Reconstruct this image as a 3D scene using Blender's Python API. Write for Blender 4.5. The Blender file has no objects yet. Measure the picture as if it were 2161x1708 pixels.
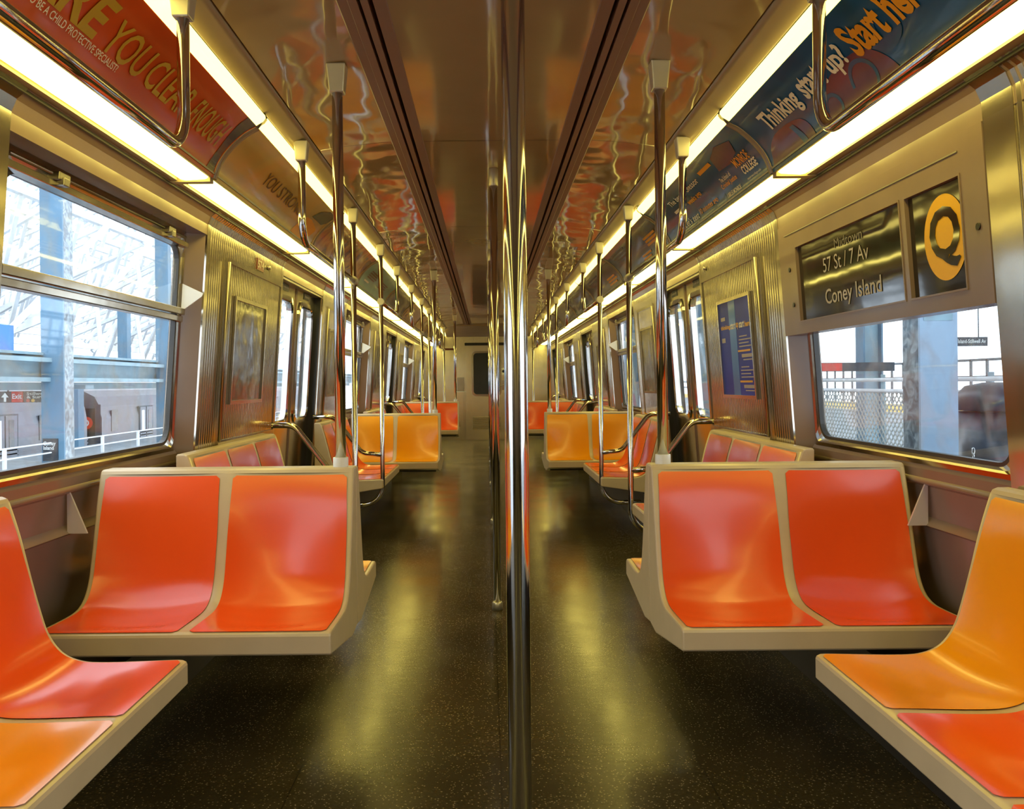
import bpy, bmesh, math, random
from mathutils import Vector, Matrix
random.seed(7)
PI = math.pi
C = bpy.context.scene.collection
SC = bpy.context.scene

# ------------------------------------------------------------------ materials
def new_mat(name):
    m = bpy.data.materials.new(name); m.use_nodes = True
    nt = m.node_tree; b = nt.nodes['Principled BSDF']
    return m, nt, b
def srgb(r, g, b):
    f = lambda c: (c/255/12.92) if c/255 <= .04045 else ((c/255+.055)/1.055)**2.4
    return (f(r), f(g), f(b), 1)
def noise_tex(nt, scale, detail=3, vec=None, stretch=None):
    tc = nt.nodes.new('ShaderNodeTexCoord')
    n = nt.nodes.new('ShaderNodeTexNoise'); n.inputs['Scale'].default_value = scale
    n.inputs['Detail'].default_value = detail
    if stretch:
        mp = nt.nodes.new('ShaderNodeMapping'); mp.inputs['Scale'].default_value = stretch
        nt.links.new(tc.outputs['Object'], mp.inputs['Vector']); nt.links.new(mp.outputs[0], n.inputs['Vector'])
    else:
        nt.links.new(tc.outputs['Object'], n.inputs['Vector'])
    return n
def ramp(nt, fac, stops):
    r = nt.nodes.new('ShaderNodeValToRGB')
    while len(r.color_ramp.elements) > 1: r.color_ramp.elements.remove(r.color_ramp.elements[-1])
    r.color_ramp.elements[0].position = stops[0][0]; r.color_ramp.elements[0].color = stops[0][1]
    for p, c in stops[1:]:
        e = r.color_ramp.elements.new(p); e.color = c
    nt.links.new(fac, r.inputs[0]); return r
def plain(name, col, rough=.5, metal=0, var=.06, vscale=6, bump=0, bscale=3, stretch=None, coat=0, spec=.5):
    m, nt, b = new_mat(name)
    n = noise_tex(nt, vscale)
    c0 = tuple(max(0, c*(1-var)) for c in col[:3])+(1,); c1 = tuple(c*(1+var) for c in col[:3])+(1,)
    r = ramp(nt, n.outputs[0], [(.3, c0), (.7, c1)])
    nt.links.new(r.outputs[0], b.inputs['Base Color'])
    b.inputs['Roughness'].default_value = rough; b.inputs['Metallic'].default_value = metal
    b.inputs['Coat Weight'].default_value = coat; b.inputs['Coat Roughness'].default_value = .08
    b.inputs['Specular IOR Level'].default_value = spec
    if bump:
        n2 = noise_tex(nt, bscale, 2, stretch=stretch)
        bp = nt.nodes.new('ShaderNodeBump'); bp.inputs['Strength'].default_value = 1; bp.inputs['Distance'].default_value = bump
        nt.links.new(n2.outputs[0], bp.inputs['Height']); nt.links.new(bp.outputs[0], b.inputs['Normal'])
    return m
def emit(name, col, s):
    m, nt, b = new_mat(name)
    b.inputs['Base Color'].default_value = (.7, .68, .6, 1)
    b.inputs['Emission Color'].default_value = col; b.inputs['Emission Strength'].default_value = s
    return m
M = {}
M['ceiling'] = plain('ceiling_laminate', (.37, .27, .13, 1), .07, bump=.004, bscale=2.2, stretch=(1, .5, 1), var=.03, spec=.8)
M['ceiling_side'] = plain('ceiling_side_laminate', (.37, .27, .13, 1), .06, bump=.014, bscale=2.2, stretch=(1, .8, 1), var=.03, spec=.9)
M['cove'] = plain('cove_laminate', (.36, .28, .16, 1), .22, bump=.002, bscale=2, var=.03)
M['slot'] = plain('slot_brown', (.22, .13, .09, 1), .4, var=.02)
M['black'] = plain('black_rubber', (.012, .012, .013, 1), .35)
M['taupe'] = plain('taupe_plastic', (.235, .165, .125, 1), .2, bump=.0025, bscale=3, var=.04)
M['taupe2'] = plain('taupe_lower_panel', (.27, .165, .135, 1), .16, bump=.006, bscale=4, var=.05)
M['steel'] = plain('brushed_stainless', (.60, .55, .47, 1), .15, 1, bump=.0012, bscale=5, var=.06)
M['steel_dark'] = plain('dull_stainless', (.36, .33, .29, 1), .33, 1, bump=.001, bscale=5)
M['chrome'] = plain('polished_steel', (.66, .64, .62, 1), .10, 1, var=.03)
M['collar'] = plain('cast_collar', (.62, .58, .48, 1), .32, .6)
M['gusset'] = plain('chrome_pale_reflection', (.8, .8, .84, 1), .4, .4)  # whitish tone stands in for the window reflected in the chrome plates
M['white'] = plain('white_cap', (.75, .75, .72, 1), .35)
M['rim'] = plain('beige_fibreglass', (.56, .44, .28, 1), .3, var=.05, vscale=9)
def seatmat(name, col):
    return plain(name, col, .22, var=.05, vscale=3, bump=.0012, bscale=5, coat=.15)
M['orange'] = seatmat('seat_orange_red', (.88, .095, .010, 1))
M['yellow'] = seatmat('seat_yellow_orange', (.92, .34, .004, 1))
M['red'] = seatmat('seat_deep_red', (.62, .055, .022, 1))
M['duct'] = plain('heater_case', (.035, .03, .026, 1), .45, .3)
M['rubberseal'] = plain('dark_gasket', (.04, .035, .03, 1), .4)
M['poster_blue'] = plain('poster_blue', (.010, .035, .42, 1), .35, var=.3, vscale=3, spec=.25)
M['poster_cyan'] = plain('poster_light_blue', (.012, .16, .55, 1), .3, coat=.15)
M['scratched'] = plain('scratched_acrylic', (.11, .085, .065, 1), .1, bump=.02, bscale=3.5, coat=.6)
M['cream'] = plain('cream_ink', (.98, .95, .66, 1), .45)
M['orange_ink'] = plain('orange_ink', (.95, .42, .02, 1), .4)
M['olive_ink'] = plain('olive_ink', (.62, .42, .03, 1), .4)
M['brown_ink'] = plain('brown_ink', (.17, .09, .02, 1), .4)
M['white_ink'] = plain('white_ink', (.75, .75, .72, 1), .4)
M['dim_ink'] = plain('dim_ink', (.16, .14, .12, 1), .4)
M['grey_ink'] = plain('faded_white_ink', (.42, .38, .35, 1), .4)
M['yellow_ink'] = plain('route_yellow', (.80, .42, .01, 1), .35)
M['dark_roll'] = plain('dark_roll_sign', (.022, .017, .014, 1), .05, coat=.2, bump=.0007, bscale=4)
M['red_ink'] = plain('red_ink', (.65, .05, .03, 1), .4)
M['red_plate'] = plain('dark_red_plate', (.13, .02, .012, 1), .4)

# floor : dark speckled vinyl terrazzo, glossy
m, nt, b = new_mat('speckled_floor')
tc = nt.nodes.new('ShaderNodeTexCoord')
v = nt.nodes.new('ShaderNodeTexVoronoi'); v.inputs['Scale'].default_value = 95
nt.links.new(tc.outputs['Object'], v.inputs['Vector'])
n2 = noise_tex(nt, 300, 1)
r1 = ramp(nt, v.outputs['Distance'], [(0, (.60, .52, .38, 1)), (.13, (.34, .28, .19, 1)), (.24, (.062, .050, .030, 1)), (1, (.042, .034, .021, 1))])
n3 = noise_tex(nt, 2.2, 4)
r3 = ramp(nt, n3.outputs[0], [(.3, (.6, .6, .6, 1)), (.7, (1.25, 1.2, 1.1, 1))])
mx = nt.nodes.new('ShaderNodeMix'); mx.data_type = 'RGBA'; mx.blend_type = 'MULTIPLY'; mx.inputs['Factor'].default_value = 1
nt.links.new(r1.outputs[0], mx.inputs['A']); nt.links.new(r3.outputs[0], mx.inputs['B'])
br = nt.nodes.new('ShaderNodeTexBrick'); br.offset = 0; br.inputs['Scale'].default_value = 1
br.inputs['Brick Width'].default_value = .6; br.inputs['Row Height'].default_value = .9
br.inputs['Mortar Size'].default_value = .0025; br.inputs['Color1'].default_value = (1, 1, 1, 1)
br.inputs['Color2'].default_value = (.86, .86, .86, 1); br.inputs['Mortar'].default_value = (.4, .4, .4, 1)
nt.links.new(tc.outputs['Object'], br.inputs['Vector'])
mx2 = nt.nodes.new('ShaderNodeMix'); mx2.data_type = 'RGBA'; mx2.blend_type = 'MULTIPLY'; mx2.inputs['Factor'].default_value = 1
nt.links.new(mx.outputs['Result'], mx2.inputs['A']); nt.links.new(br.outputs['Color'], mx2.inputs['B'])
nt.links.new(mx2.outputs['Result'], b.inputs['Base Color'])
n4 = noise_tex(nt, 2.5, 5); r4 = ramp(nt, n4.outputs[0], [(.3, (.16, .16, .16, 1)), (.7, (.24, .24, .24, 1))])
nt.links.new(r4.outputs[0], b.inputs['Roughness'])
n5 = noise_tex(nt, 14, 2, stretch=(1, 2.5, 1)); bp = nt.nodes.new('ShaderNodeBump'); bp.inputs['Distance'].default_value = .0003
nt.links.new(n5.outputs[0], bp.inputs['Height']); nt.links.new(bp.outputs[0], b.inputs['Normal'])
b.inputs['Specular IOR Level'].default_value = .24
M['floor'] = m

# ad sheets with painted colour fields (their own print)
def admat(name, stops, scale, stretch=(1, 1, 1), dist=1.2):
    m, nt, b = new_mat(name)
    n = noise_tex(nt, scale, 2, stretch=stretch); n.inputs['Distortion'].default_value = dist
    r = ramp(nt, n.outputs[0], stops); r.color_ramp.interpolation = 'B_SPLINE'
    nt.links.new(r.outputs[0], b.inputs['Base Color'])
    b.inputs['Roughness'].default_value = .22; b.inputs['Coat Weight'].default_value = .3; b.inputs['Coat Roughness'].default_value = .05
    return m
M['ad_red'] = plain('ad_sheet_red', (.66, .085, .008, 1), .25, var=.12, vscale=2, coat=.25)
M['ad_tan'] = admat('ad_sheet_tan', [(.3, (.45, .36, .12, 1)), (.5, (.72, .50, .12, 1)), (.7, (.80, .40, .08, 1))], 1.6)
M['ad_rust'] = admat('ad_sheet_rust', [(.3, (.05, .03, .04, 1)), (.48, (.45, .14, .03, 1)), (.6, (.8, .40, .08, 1)), (.72, (.22, .09, .06, 1))], 4)
M['ad_green'] = plain('ad_sheet_green', (.20, .42, .24, 1), .3, var=.15, coat=.3)
M['ad_blue'] = admat('ad_sheet_blue', [(.3, (.008, .06, .15, 1)), (.52, (.010, .12, .27, 1)), (.66, (.015, .04, .12, 1)), (.8, (.10, .02, .06, 1))], 1.7)
M['ad_blue2'] = admat('ad_sheet_dark_blue', [(.3, (.02, .02, .05, 1)), (.46, (.012, .08, .18, 1)), (.58, (.08, .03, .07, 1)), (.7, (.35, .09, .06, 1))], 3)
M['ad_dark'] = admat('ad_sheet_dark', [(.3, (.02, .02, .02, 1)), (.5, (.12, .07, .03, 1)), (.6, (.03, .03, .05, 1)), (.8, (.3, .10, .04, 1))], 5)
M['ad_wine'] = plain('ad_wine_shape', (.17, .04, .06, 1), .25, var=.2, coat=.3)
M['ad_teal'] = plain('ad_teal_line', (.01, .10, .22, 1), .25, coat=.3)
M['light'] = emit('lamp_diffuser', (1, .82, .165, 1), 9)
M['light2'] = emit('lamp_diffuser_upper', (1, .80, .17, 1), 4.2)

# window glass : clear sheet with fresnel reflection and light grime
def glass(name, haze):
    m = bpy.data.materials.new(name); m.use_nodes = True; nt = m.node_tree; nt.nodes.clear()
    out = nt.nodes.new('ShaderNodeOutputMaterial')
    tr = nt.nodes.new('ShaderNodeBsdfTransparent'); tr.inputs[0].default_value = (.93, .95, .96, 1)
    gl = nt.nodes.new('ShaderNodeBsdfGlossy'); gl.inputs['Roughness'].default_value = .03
    lw = nt.nodes.new('ShaderNodeLayerWeight'); lw.inputs[0].default_value = .5
    pw = nt.nodes.new('ShaderNodeMath'); pw.operation = 'POWER'; pw.inputs[1].default_value = 5
    nt.links.new(lw.outputs['Facing'], pw.inputs[0])
    fr = nt.nodes.new('ShaderNodeMath'); fr.operation = 'MULTIPLY_ADD'; fr.inputs[1].default_value = .8; fr.inputs[2].default_value = .03
    nt.links.new(pw.outputs[0], fr.inputs[0])
    mix = nt.nodes.new('ShaderNodeMixShader')
    nt.links.new(fr.outputs[0], mix.inputs[0]); nt.links.new(tr.outputs[0], mix.inputs[1]); nt.links.new(gl.outputs[0], mix.inputs[2])
    df = nt.nodes.new('ShaderNodeBsdfDiffuse'); df.inputs[0].default_value = (.8, .85, .9, 1)
    n = noise_tex(nt, 7, 5, stretch=(1, 1, .6)); n.inputs['Distortion'].default_value = 1.5
    r = ramp(nt, n.outputs[0], [(.45, (0, 0, 0, 1)), (.75, (haze, haze, haze, 1))])
    mix2 = nt.nodes.new('ShaderNodeMixShader')
    nt.links.new(r.outputs[0], mix2.inputs[0]); nt.links.new(mix.outputs[0], mix2.inputs[1]); nt.links.new(df.outputs[0], mix2.inputs[2])
    nt.links.new(mix2.outputs[0], out.inputs[0]); return m
M['glass'] = glass('scratched_window_glass', .22)
# outside
M['blue_steel'] = plain('blue_painted_steel', (.10, .20, .29, 1), .5, var=.08, vscale=2)
M['blue_pale'] = plain('pale_blue_paint', (.28, .38, .50, 1), .5, var=.1, vscale=2)
M['beam_blue'] = plain('grey_blue_beam', (.24, .36, .42, 1), .5, var=.08)
M['truss'] = plain('white_truss_paint', (.80, .82, .84, 1), .5)
M['train'] = plain('train_stainless', (.15, .15, .17, 1), .38, .5, var=.1, bump=.004, bscale=2)
M['train_dark'] = plain('train_dark_glass', (.03, .035, .04, 1), .15)
M['train_skirt'] = plain('train_underframe', (.09, .10, .11, 1), .6)
M['sign_black'] = plain('enamel_sign_dark', (.02, .025, .035, 1), .4)
M['platform'] = plain('platform_concrete', (.32, .34, .36, 1), .8, var=.15)
M['fence'] = plain('galvanised_wire', (.55, .55, .52, 1), .4, .4)
M['bin'] = plain('bin_black_plastic', (.04, .045, .06, 1), .35, var=.5, vscale=9)
M['paper'] = plain('white_paper', (.85, .85, .85, 1), .6)
M['tile_yellow'] = plain('tactile_yellow', (.75, .48, .12, 1), .6)
M['green_ink'] = plain('green_ink', (.05, .4, .12, 1), .5)
M['mottled'] = admat('worn_grey_paint', [(.35, (.05, .07, .09, 1)), (.5, (.13, .17, .2, 1)), (.65, (.3, .35, .38, 1))], 9)

# ------------------------------------------------------------------ object helpers
W = {}
def tag(o, label=None, cat=None, group=None, kind=None):
    if label: o['label'] = label
    if cat: o['category'] = cat
    if group: o['group'] = group
    if kind: o['kind'] = kind
    return o
def empty(name, loc=(0, 0, 0), label=None, cat=None, group=None, kind=None):
    o = bpy.data.objects.new(name, None); o.location = loc; o.empty_display_size = .1
    C.objects.link(o); W[o.name] = Vector(loc); return tag(o, label, cat, group, kind)
def link_mesh(name, me, parent=None):
    o = bpy.data.objects.new(name, me); C.objects.link(o)
    off = W[parent.name] if parent else Vector((0, 0, 0))
    if parent:
        o.parent = parent
        if off.length > 0: me.transform(Matrix.Translation(-off))
    W[o.name] = off
    return o
class MB:
    def __init__(s): s.v = []; s.f = []; s.sm = []
    def add(s, vs, fs, smooth=False):
        k = len(s.v); s.v += [tuple(p) for p in vs]
        for f in fs: s.f.append(tuple(i+k for i in f)); s.sm.append(smooth)
        return s
    def box(s, a, b):
        x0, y0, z0 = a; x1, y1, z1 = b
        s.add([(x0, y0, z0), (x1, y0, z0), (x1, y1, z0), (x0, y1, z0), (x0, y0, z1), (x1, y0, z1), (x1, y1, z1), (x0, y1, z1)],
              [(0, 3, 2, 1), (4, 5, 6, 7), (0, 1, 5, 4), (1, 2, 6, 5), (2, 3, 7, 6), (3, 0, 4, 7)]); return s
    def hexa(s, p):   # 8 points, bottom 4 then top 4
        s.add(p, [(0, 3, 2, 1), (4, 5, 6, 7), (0, 1, 5, 4), (1, 2, 6, 5), (2, 3, 7, 6), (3, 0, 4, 7)]); return s
    def grid(s, rows, smooth=True, closed=False):
        n = len(rows[0]); vs = [p for r in rows for p in r]; fs = []
        for i in range(len(rows)-1):
            for j in range(n-1 if not closed else n):
                a = i*n+j; b_ = i*n+(j+1) % n; fs.append((a, b_, b_+n, a+n))
        s.add(vs, fs, smooth); return s
    def tube(s, path, r, seg=14, cap=True, smooth=True):
        pts = [Vector(p) for p in path]; rows = []
        t0 = (pts[1]-pts[0]).normalized()
        up = Vector((0, 0, 1)) if abs(t0.z) < .9 else Vector((0, 1, 0))
        nrm = t0.cross(up).normalized()
        for i, p in enumerate(pts):
            if i == 0: t = pts[1]-pts[0]
            elif i == len(pts)-1: t = pts[-1]-pts[-2]
            else: t = (pts[i+1]-p).normalized()+(p-pts[i-1]).normalized()
            t.normalize(); nrm = (nrm - t*nrm.dot(t)).normalized(); bn = t.cross(nrm)
            rr = r[i] if isinstance(r, (list, tuple)) else r
            rows.append([p+nrm*rr*math.cos(a)+bn*rr*math.sin(a) for a in [2*PI*k/seg for k in range(seg)]])
        s.grid(rows, smooth, True)
        if cap:
            k = len(s.v); s.v += [tuple(pts[0]), tuple(pts[-1])]
            k0 = k-len(rows)*seg
            s.f.append(tuple(range(k0, k0+seg))); s.sm.append(False)
            s.f.append(tuple(range(k-seg, k))[::-1]); s.sm.append(False)
        return s
    def bar(s, p, q, w):
        p, q = Vector(p), Vector(q); t = (q-p).normalized(); up = Vector((0, 0, 1)) if abs(t.z) < .9 else Vector((1, 0, 0))
        a = t.cross(up).normalized()*w/2; b_ = t.cross(a).normalized()*w/2
        s.hexa([p-a-b_, p+a-b_, p+a+b_, p-a+b_, q-a-b_, q+a-b_, q+a+b_, q-a+b_]); return s
    def build(s, name, mat, parent=None, bevel=0, seg=2):
        me = bpy.data.meshes.new(name); me.from_pydata(s.v, [], s.f)
        me.polygons.foreach_set('use_smooth', s.sm)
        bm = bmesh.new(); bm.from_mesh(me)
        bmesh.ops.recalc_face_normals(bm, faces=bm.faces); bm.to_mesh(me); bm.free()
        me.materials.append(mat); me.update()
        o = link_mesh(name, me, parent)
        if bevel:
            md = o.modifiers.new('bevel', 'BEVEL'); md.width = bevel; md.segments = seg; md.limit_method = 'ANGLE'; md.angle_limit = math.radians(40)
        return o
def fillet(pts, r, n=7):
    """round the inner corners of a polyline"""
    pts = [Vector(p) for p in pts]; out = [pts[0]]
    for i in range(1, len(pts)-1):
        a, p, c = pts[i-1], pts[i], pts[i+1]
        u = (a-p).normalized(); v_ = (c-p).normalized()
        ang = u.angle(v_); 
        if ang > 3.1: out.append(p); continue
        d = min(r/math.tan(ang/2), (a-p).length*.49, (c-p).length*.49); rr = d*math.tan(ang/2)
        cen = p+(u+v_).normalized()*(rr/math.sin(ang/2))
        s0 = p+u*d-cen; s1 = p+v_*d-cen; tot = s0.angle(s1)
        for k in range(n+1):
            t = k/n; w = (s0*math.sin((1-t)*tot)+s1*math.sin(t*tot))/math.sin(tot); out.append(cen+w)
    out.append(pts[-1]); return out
def catmull(P, n):
    P = [Vector(p) for p in P]; out = []
    for i in range(len(P)-1):
        p0 = P[max(0, i-1)]; p1 = P[i]; p2 = P[i+1]; p3 = P[min(len(P)-1, i+2)]
        for k in range(n):
            t = k/n
            out.append(.5*((2*p1)+(p2-p0)*t+(2*p0-5*p1+4*p2-p3)*t*t+(3*p1-p0-3*p2+p3)*t**3))
    out.append(P[-1]); return out
def copy_tree(o, parent=None):
    c = o.copy(); C.objects.link(c); c.parent = parent
    W[c.name] = W.get(o.name, Vector((0, 0, 0)))
    for ch in list(o.children): copy_tree(ch, c)
    return c
_dgc = {}
def text_mesh(body, bold=0.0, space=1.0, align='LEFT'):
    key = (body, bold, space, align)
    if key not in _dgc:
        cu = bpy.data.curves.new('lettering', 'FONT'); cu.body = body; cu.size = 1; cu.offset = bold; cu.space_character = space; cu.align_x = align
        cu.resolution_u = 3; cu.space_line = .85
        ob = bpy.data.objects.new('lettering', cu); C.objects.link(ob)
        dg = bpy.context.evaluated_depsgraph_get(); dg.update()
        me = bpy.data.meshes.new_from_object(ob.evaluated_get(dg))
        vs = [tuple(v.co) for v in me.vertices]; fs = [tuple(p.vertices) for p in me.polygons]
        bpy.data.objects.remove(ob); bpy.data.curves.remove(cu); bpy.data.meshes.remove(me)
        x0 = min(v[0] for v in vs); x1 = max(v[0] for v in vs); y0 = min(v[1] for v in vs); y1 = max(v[1] for v in vs)
        _dgc[key] = ([((v[0]-x0)/(x1-x0), (v[1]-y0)/(y1-y0)) for v in vs], fs, (x1-x0)/(y1-y0))
    return _dgc[key]
def put_text(body, fn, mat, parent, name='lettering', bold=0.01, sub=0, space=1.0, align='LEFT', label=None):
    """fn maps (u,v) in the unit box of the text to a world point"""
    vs, fs, asp = text_mesh(body, bold, space, align)
    me = bpy.data.meshes.new(name); me.from_pydata([(v[0], v[1], 0) for v in vs], [], fs)
    if sub:
        bm = bmesh.new(); bm.from_mesh(me); bmesh.ops.triangulate(bm, faces=bm.faces)
        for _ in range(sub):
            es = [e for e in bm.edges if abs(e.verts[0].co.y-e.verts[1].co.y) > .2]
            if es: bmesh.ops.subdivide_edges(bm, edges=es, cuts=1); bmesh.ops.triangulate(bm, faces=bm.faces)
        bm.to_mesh(me); bm.free()
    for v in me.vertices: v.co = fn(v.co.x, v.co.y)
    me.materials.append(mat)
    o = link_mesh(name, me, parent)
    if label: o['label'] = label
    return o

# ------------------------------------------------------------------ car cross-section
P = 5.4                      # door spacing
Y0, Y1 = -2.11, 17.9         # built length
FX = lambda z: 1.315-.062*(z-.9)/.9                    # wall face
SIDES = ((-1, 'left'), (1, 'right'))
def wp(s, d, y, z): return (s*(FX(z)+d), y, z)          # a wall point, d deeper than the face

DOORS = [(5.27+P*k, 6.55+P*k) for k in (-1, 0, 1, 2)]
WINS = [(2.25+P*k, 3.84+P*k) for k in (0, 1, 2)]
WZ0, WZ1 = .86, 1.815

# floor
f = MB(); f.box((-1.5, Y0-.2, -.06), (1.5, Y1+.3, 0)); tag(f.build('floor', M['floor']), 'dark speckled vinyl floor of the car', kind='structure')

# ceiling -------------------------------------------------------------
def extrude_profile(mb, prof, y0, y1, smooth=False, mirror=(1, -1)):
    for s in mirror:
        mb.grid([[(s*x, y, z) for x, z in prof] for y in (y0, y1)], smooth)
cprofA = [(0, 2.246), (.305, 2.245)]
slotp = [(.305, 2.245), (.309, 2.2425), (.345, 2.241), (.345, 2.29), (.359, 2.29), (.359, 2.240), (.380, 2.239), (.380, 2.28), (.390, 2.28), (.390, 2.238), (.415, 2.237), (.418, 2.241), (.446, 2.240), (.45, 2.243)]
cprofB = [(.45, 2.243), (.53, 2.238), (.6, 2.232), (.69, 2.221), (.774, 2.208)]
covep = [(.780, 2.222), (.781, 2.203), (.80, 2.198), (.83, 2.186), (.858, 2.170)]
seams = [Y0, -.05, 1.95, 3.95, 6.1, 8.1, 10.1, 12.1, 14.1, 16.2]
YS = 16.2
ce = MB(); ceb = MB()
for a, b_ in zip(seams[:-1], seams[1:]):
    n = 12
    for s in (1, -1):
        for pr, tgt in ((cprofA, ce), (cprofB, ceb)):
            tgt.grid([[(s*x, a+.003+(b_-a-.006)*k/n, z) for x, z in pr] for k in range(n+1)], True)
ceo = ce.build('ceiling', M['ceiling']); tag(ceo, 'glossy brown laminate car ceiling', kind='structure')
ceb.build('side_ceiling_panel', M['ceiling_side'], ceo)
sl = MB(); extrude_profile(sl, slotp, Y0, YS); tag(sl.build('air_slot', M['slot'], ceo), 'brown slotted air diffuser strip')
cv = MB(); extrude_profile(cv, covep, Y0, Y1, True)
cv.build('cove', M['cove'], ceo)
# lowered end soffit
so = MB(); so.grid([[(x, y, z) for x in (-.85, -.776, 0, .776, .85)] for y, z in ((16.2, 2.246), (16.23, 2.22), (16.8, 2.19), (17.4, 2.15), (17.9, 2.11))], False)
so.build('end_soffit', M['cove'], ceo)
bk = MB(); bk.box((-1.5, Y0-.2, 2.32), (1.5, Y1+.3, 2.40))  # unseen slab added so sky light cannot leak in above the ceiling
tag(bk.build('roof_light_block_1', M['taupe']), 'unseen roof shell added over the ceiling against light leaks', kind='structure')

# ad curve (arc), parametrised by arc length from the bottom
AP = catmull([(1.052, 1.932, 0), (1.032, 1.988, 0), (.994, 2.042, 0), (.935, 2.096, 0), (.884, 2.124, 0)], 5)
AL = [0]
for a, b_ in zip(AP[:-1], AP[1:]): AL.append(AL[-1]+(b_-a).length)
def adp(s, y, t, off=0):
    L = max(0, min(1, t))*AL[-1]
    for i in range(len(AL)-1):
        if L <= AL[i+1]+1e-9: break
    f_ = (L-AL[i])/(AL[i+1]-AL[i]); p = AP[i].lerp(AP[i+1], f_); t_ = (AP[i+1]-AP[i]).normalized(); nrm = Vector((-t_.y, t_.x, 0))
    if nrm.x > 0: nrm = -nrm
    p = p+nrm*off
    return Vector((s*p.x, y, p.y))

ORD = ['nearest', 'second', 'third', 'fourth', 'fifth', 'sixth', 'seventh', 'eighth', 'ninth', 'tenth']
def ordn(i): return ORD[i] if i < len(ORD) else 'farthest'
JY = [3.29+1.8*k for k in range(-3, 9)]
JY = [y for y in JY if y < Y1]+[Y1]
AD_MATS = {-1: ['ad_dark', 'ad_dark', 'ad_red', 'ad_tan', 'ad_rust', 'ad_green', 'ad_dark', 'ad_rust', 'ad_tan', 'ad_dark', 'ad_rust', 'ad_dark', 'ad_tan'],
           1: ['ad_dark', 'ad_blue2', 'ad_blue', 'ad_blue', 'ad_blue2', 'ad_dark', 'ad_blue2', 'ad_dark', 'ad_blue2', 'ad_dark', 'ad_rust', 'ad_dark', 'ad_blue2']}
AD_DESC = {'ad_dark': 'dark mottled', 'ad_red': 'red-orange lettered', 'ad_tan': 'golden tan', 'ad_rust': 'rust and orange', 'ad_green': 'grey-green', 'ad_blue': 'blue lettered', 'ad_blue2': 'dark blue'}
ads = {}
for s, sn in SIDES:
    for i, (a, b_) in enumerate(zip(JY[:-1], JY[1:])):
        vis = i-2          # first one in view is i=2
        where = f'{ordn(max(0, vis))} visible from the camera along the {sn} side' if vis >= 0 else f'behind the camera on the {sn} side, panel {"closer" if vis == -1 else "farther"}'
        # upper lamp
        if b_ <= Y1:
            u = empty('ceiling_lamp', (s*.86, a, 2.14), f'slim yellow-white upper light strip, {where}', 'light', f'upper light strips {sn} side')
            ub = MB(); ub.grid([[(s*x, y, z) for x, z in ((.858, 2.169), (.850, 2.160), (.849, 2.150), (.858, 2.138), (.884, 2.123))] for y in (a+.012, b_-.012)], False); ub.build('diffuser', M['light2'], u)
            uc = MB(); uc.box((min(s*.856, s*.861), a+.004, 2.166), (max(s*.856, s*.861), b_-.004, 2.18))
            for yy in (a, b_-.012): uc.hexa([(s*.848, yy, 2.158), (s*.882, yy, 2.118), (s*.882, yy+.012, 2.118), (s*.848, yy+.012, 2.158), (s*.86, yy, 2.19), (s*.905, yy, 2.135), (s*.905, yy+.012, 2.135), (s*.86, yy+.012, 2.19)])
            uc.build('housing', M['black'], u)
            # lower lamp
            u = empty('wall_lamp', (s*1.20, a, 1.915), f'bright white lower light strip, {where}', 'light', f'lower light strips {sn} side')
            ub = MB(); ub.grid([[(s*x, y, z) for x, z in ((1.060, 1.944), (1.061, 1.934), (1.066, 1.927), (1.075, 1.923), (1.145, 1.919), (1.165, 1.923), (1.171, 1.931))] for y in (a+.02, b_-.02)], True)
            ub.build('diffuser', M['light'], u)
            uc = MB(); uc.box((min(s*1.171, s*1.203), a+.002, 1.919), (max(s*1.178, s*1.203), b_-.002, 1.941))
            uc.box((min(s*1.053, s*1.060), a+.002, 1.930), (max(s*1.053, s*1.060), b_-.002, 1.946))
            for yy in (a, b_-.02): uc.box((min(s*1.056, s*1.21), yy, 1.914), (max(s*1.056, s*1.21), yy+.02, 1.936))
            uc.build('housing', M['cove'], u)
        mk = AD_MATS[s][i]
        ad = empty('advertising_panel', adp(s, a, 0), f'{AD_DESC[mk]} curved advertising panel, {where}', 'advertisement', f'car card panels {sn} side')
        mb = MB(); mb.grid([[adp(s, y, t/16) for t in range(17)] for y in (a+.001, a+(b_-a)*.5, b_-.001)], True)
        mb.build('sheet', M[mk], ad)
        fr = MB()
        fr.grid([[adp(s, yy, t/16, o_) for t in range(17)] for yy, o_ in ((a+.001, 0), (a+.002, .008), (a+.026, .008), (a+.028, 0))], True)
        fr.build('rib', M['cove'], ad)
        fr = MB()
        fr.grid([[adp(s, yy, t, o_) for t, o_ in ((.05, .001), (.05, .004), (.075, .004), (.08, .001))] for yy in (a+.001, b_-.001)], False)
        fr.build('retaining_strip', M['steel_dark'], ad)
        ads[(s, i-3)] = ad
def adtext(key, body, ya, yb, t0, t1, mat, bold=.02, off=.003, align='LEFT'):
    s, k = key
    put_text(body, lambda u, v: adp(s, ya+(yb-ya)*u, t0+(t1-t0)*v, off), M[mat], ads[key], bold=bold, sub=2, align=align)
def adshape(key, pts, mat, off=.0015, name='printed_shape'):
    """filled print patch given as (y,t) outline rows"""
    s, k = key; rows = []
    n = len(pts)//2; A = pts[:n]; B = pts[n:][::-1]
    if n > 3:
        A = [(p.x, p.y) for p in catmull([(q[0], q[1], 0) for q in A], 6)]; B = [(p.x, p.y) for p in catmull([(q[0], q[1], 0) for q in B], 6)]
    for (ya, ta), (yb, tb) in zip(A, B):
        rows.append([adp(s, ya+(yb-ya)*q/10, ta+(tb-ta)*q/10, off) for q in range(11)])
    MB().grid(rows, True).build(name, M[mat], ads[key])
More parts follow.
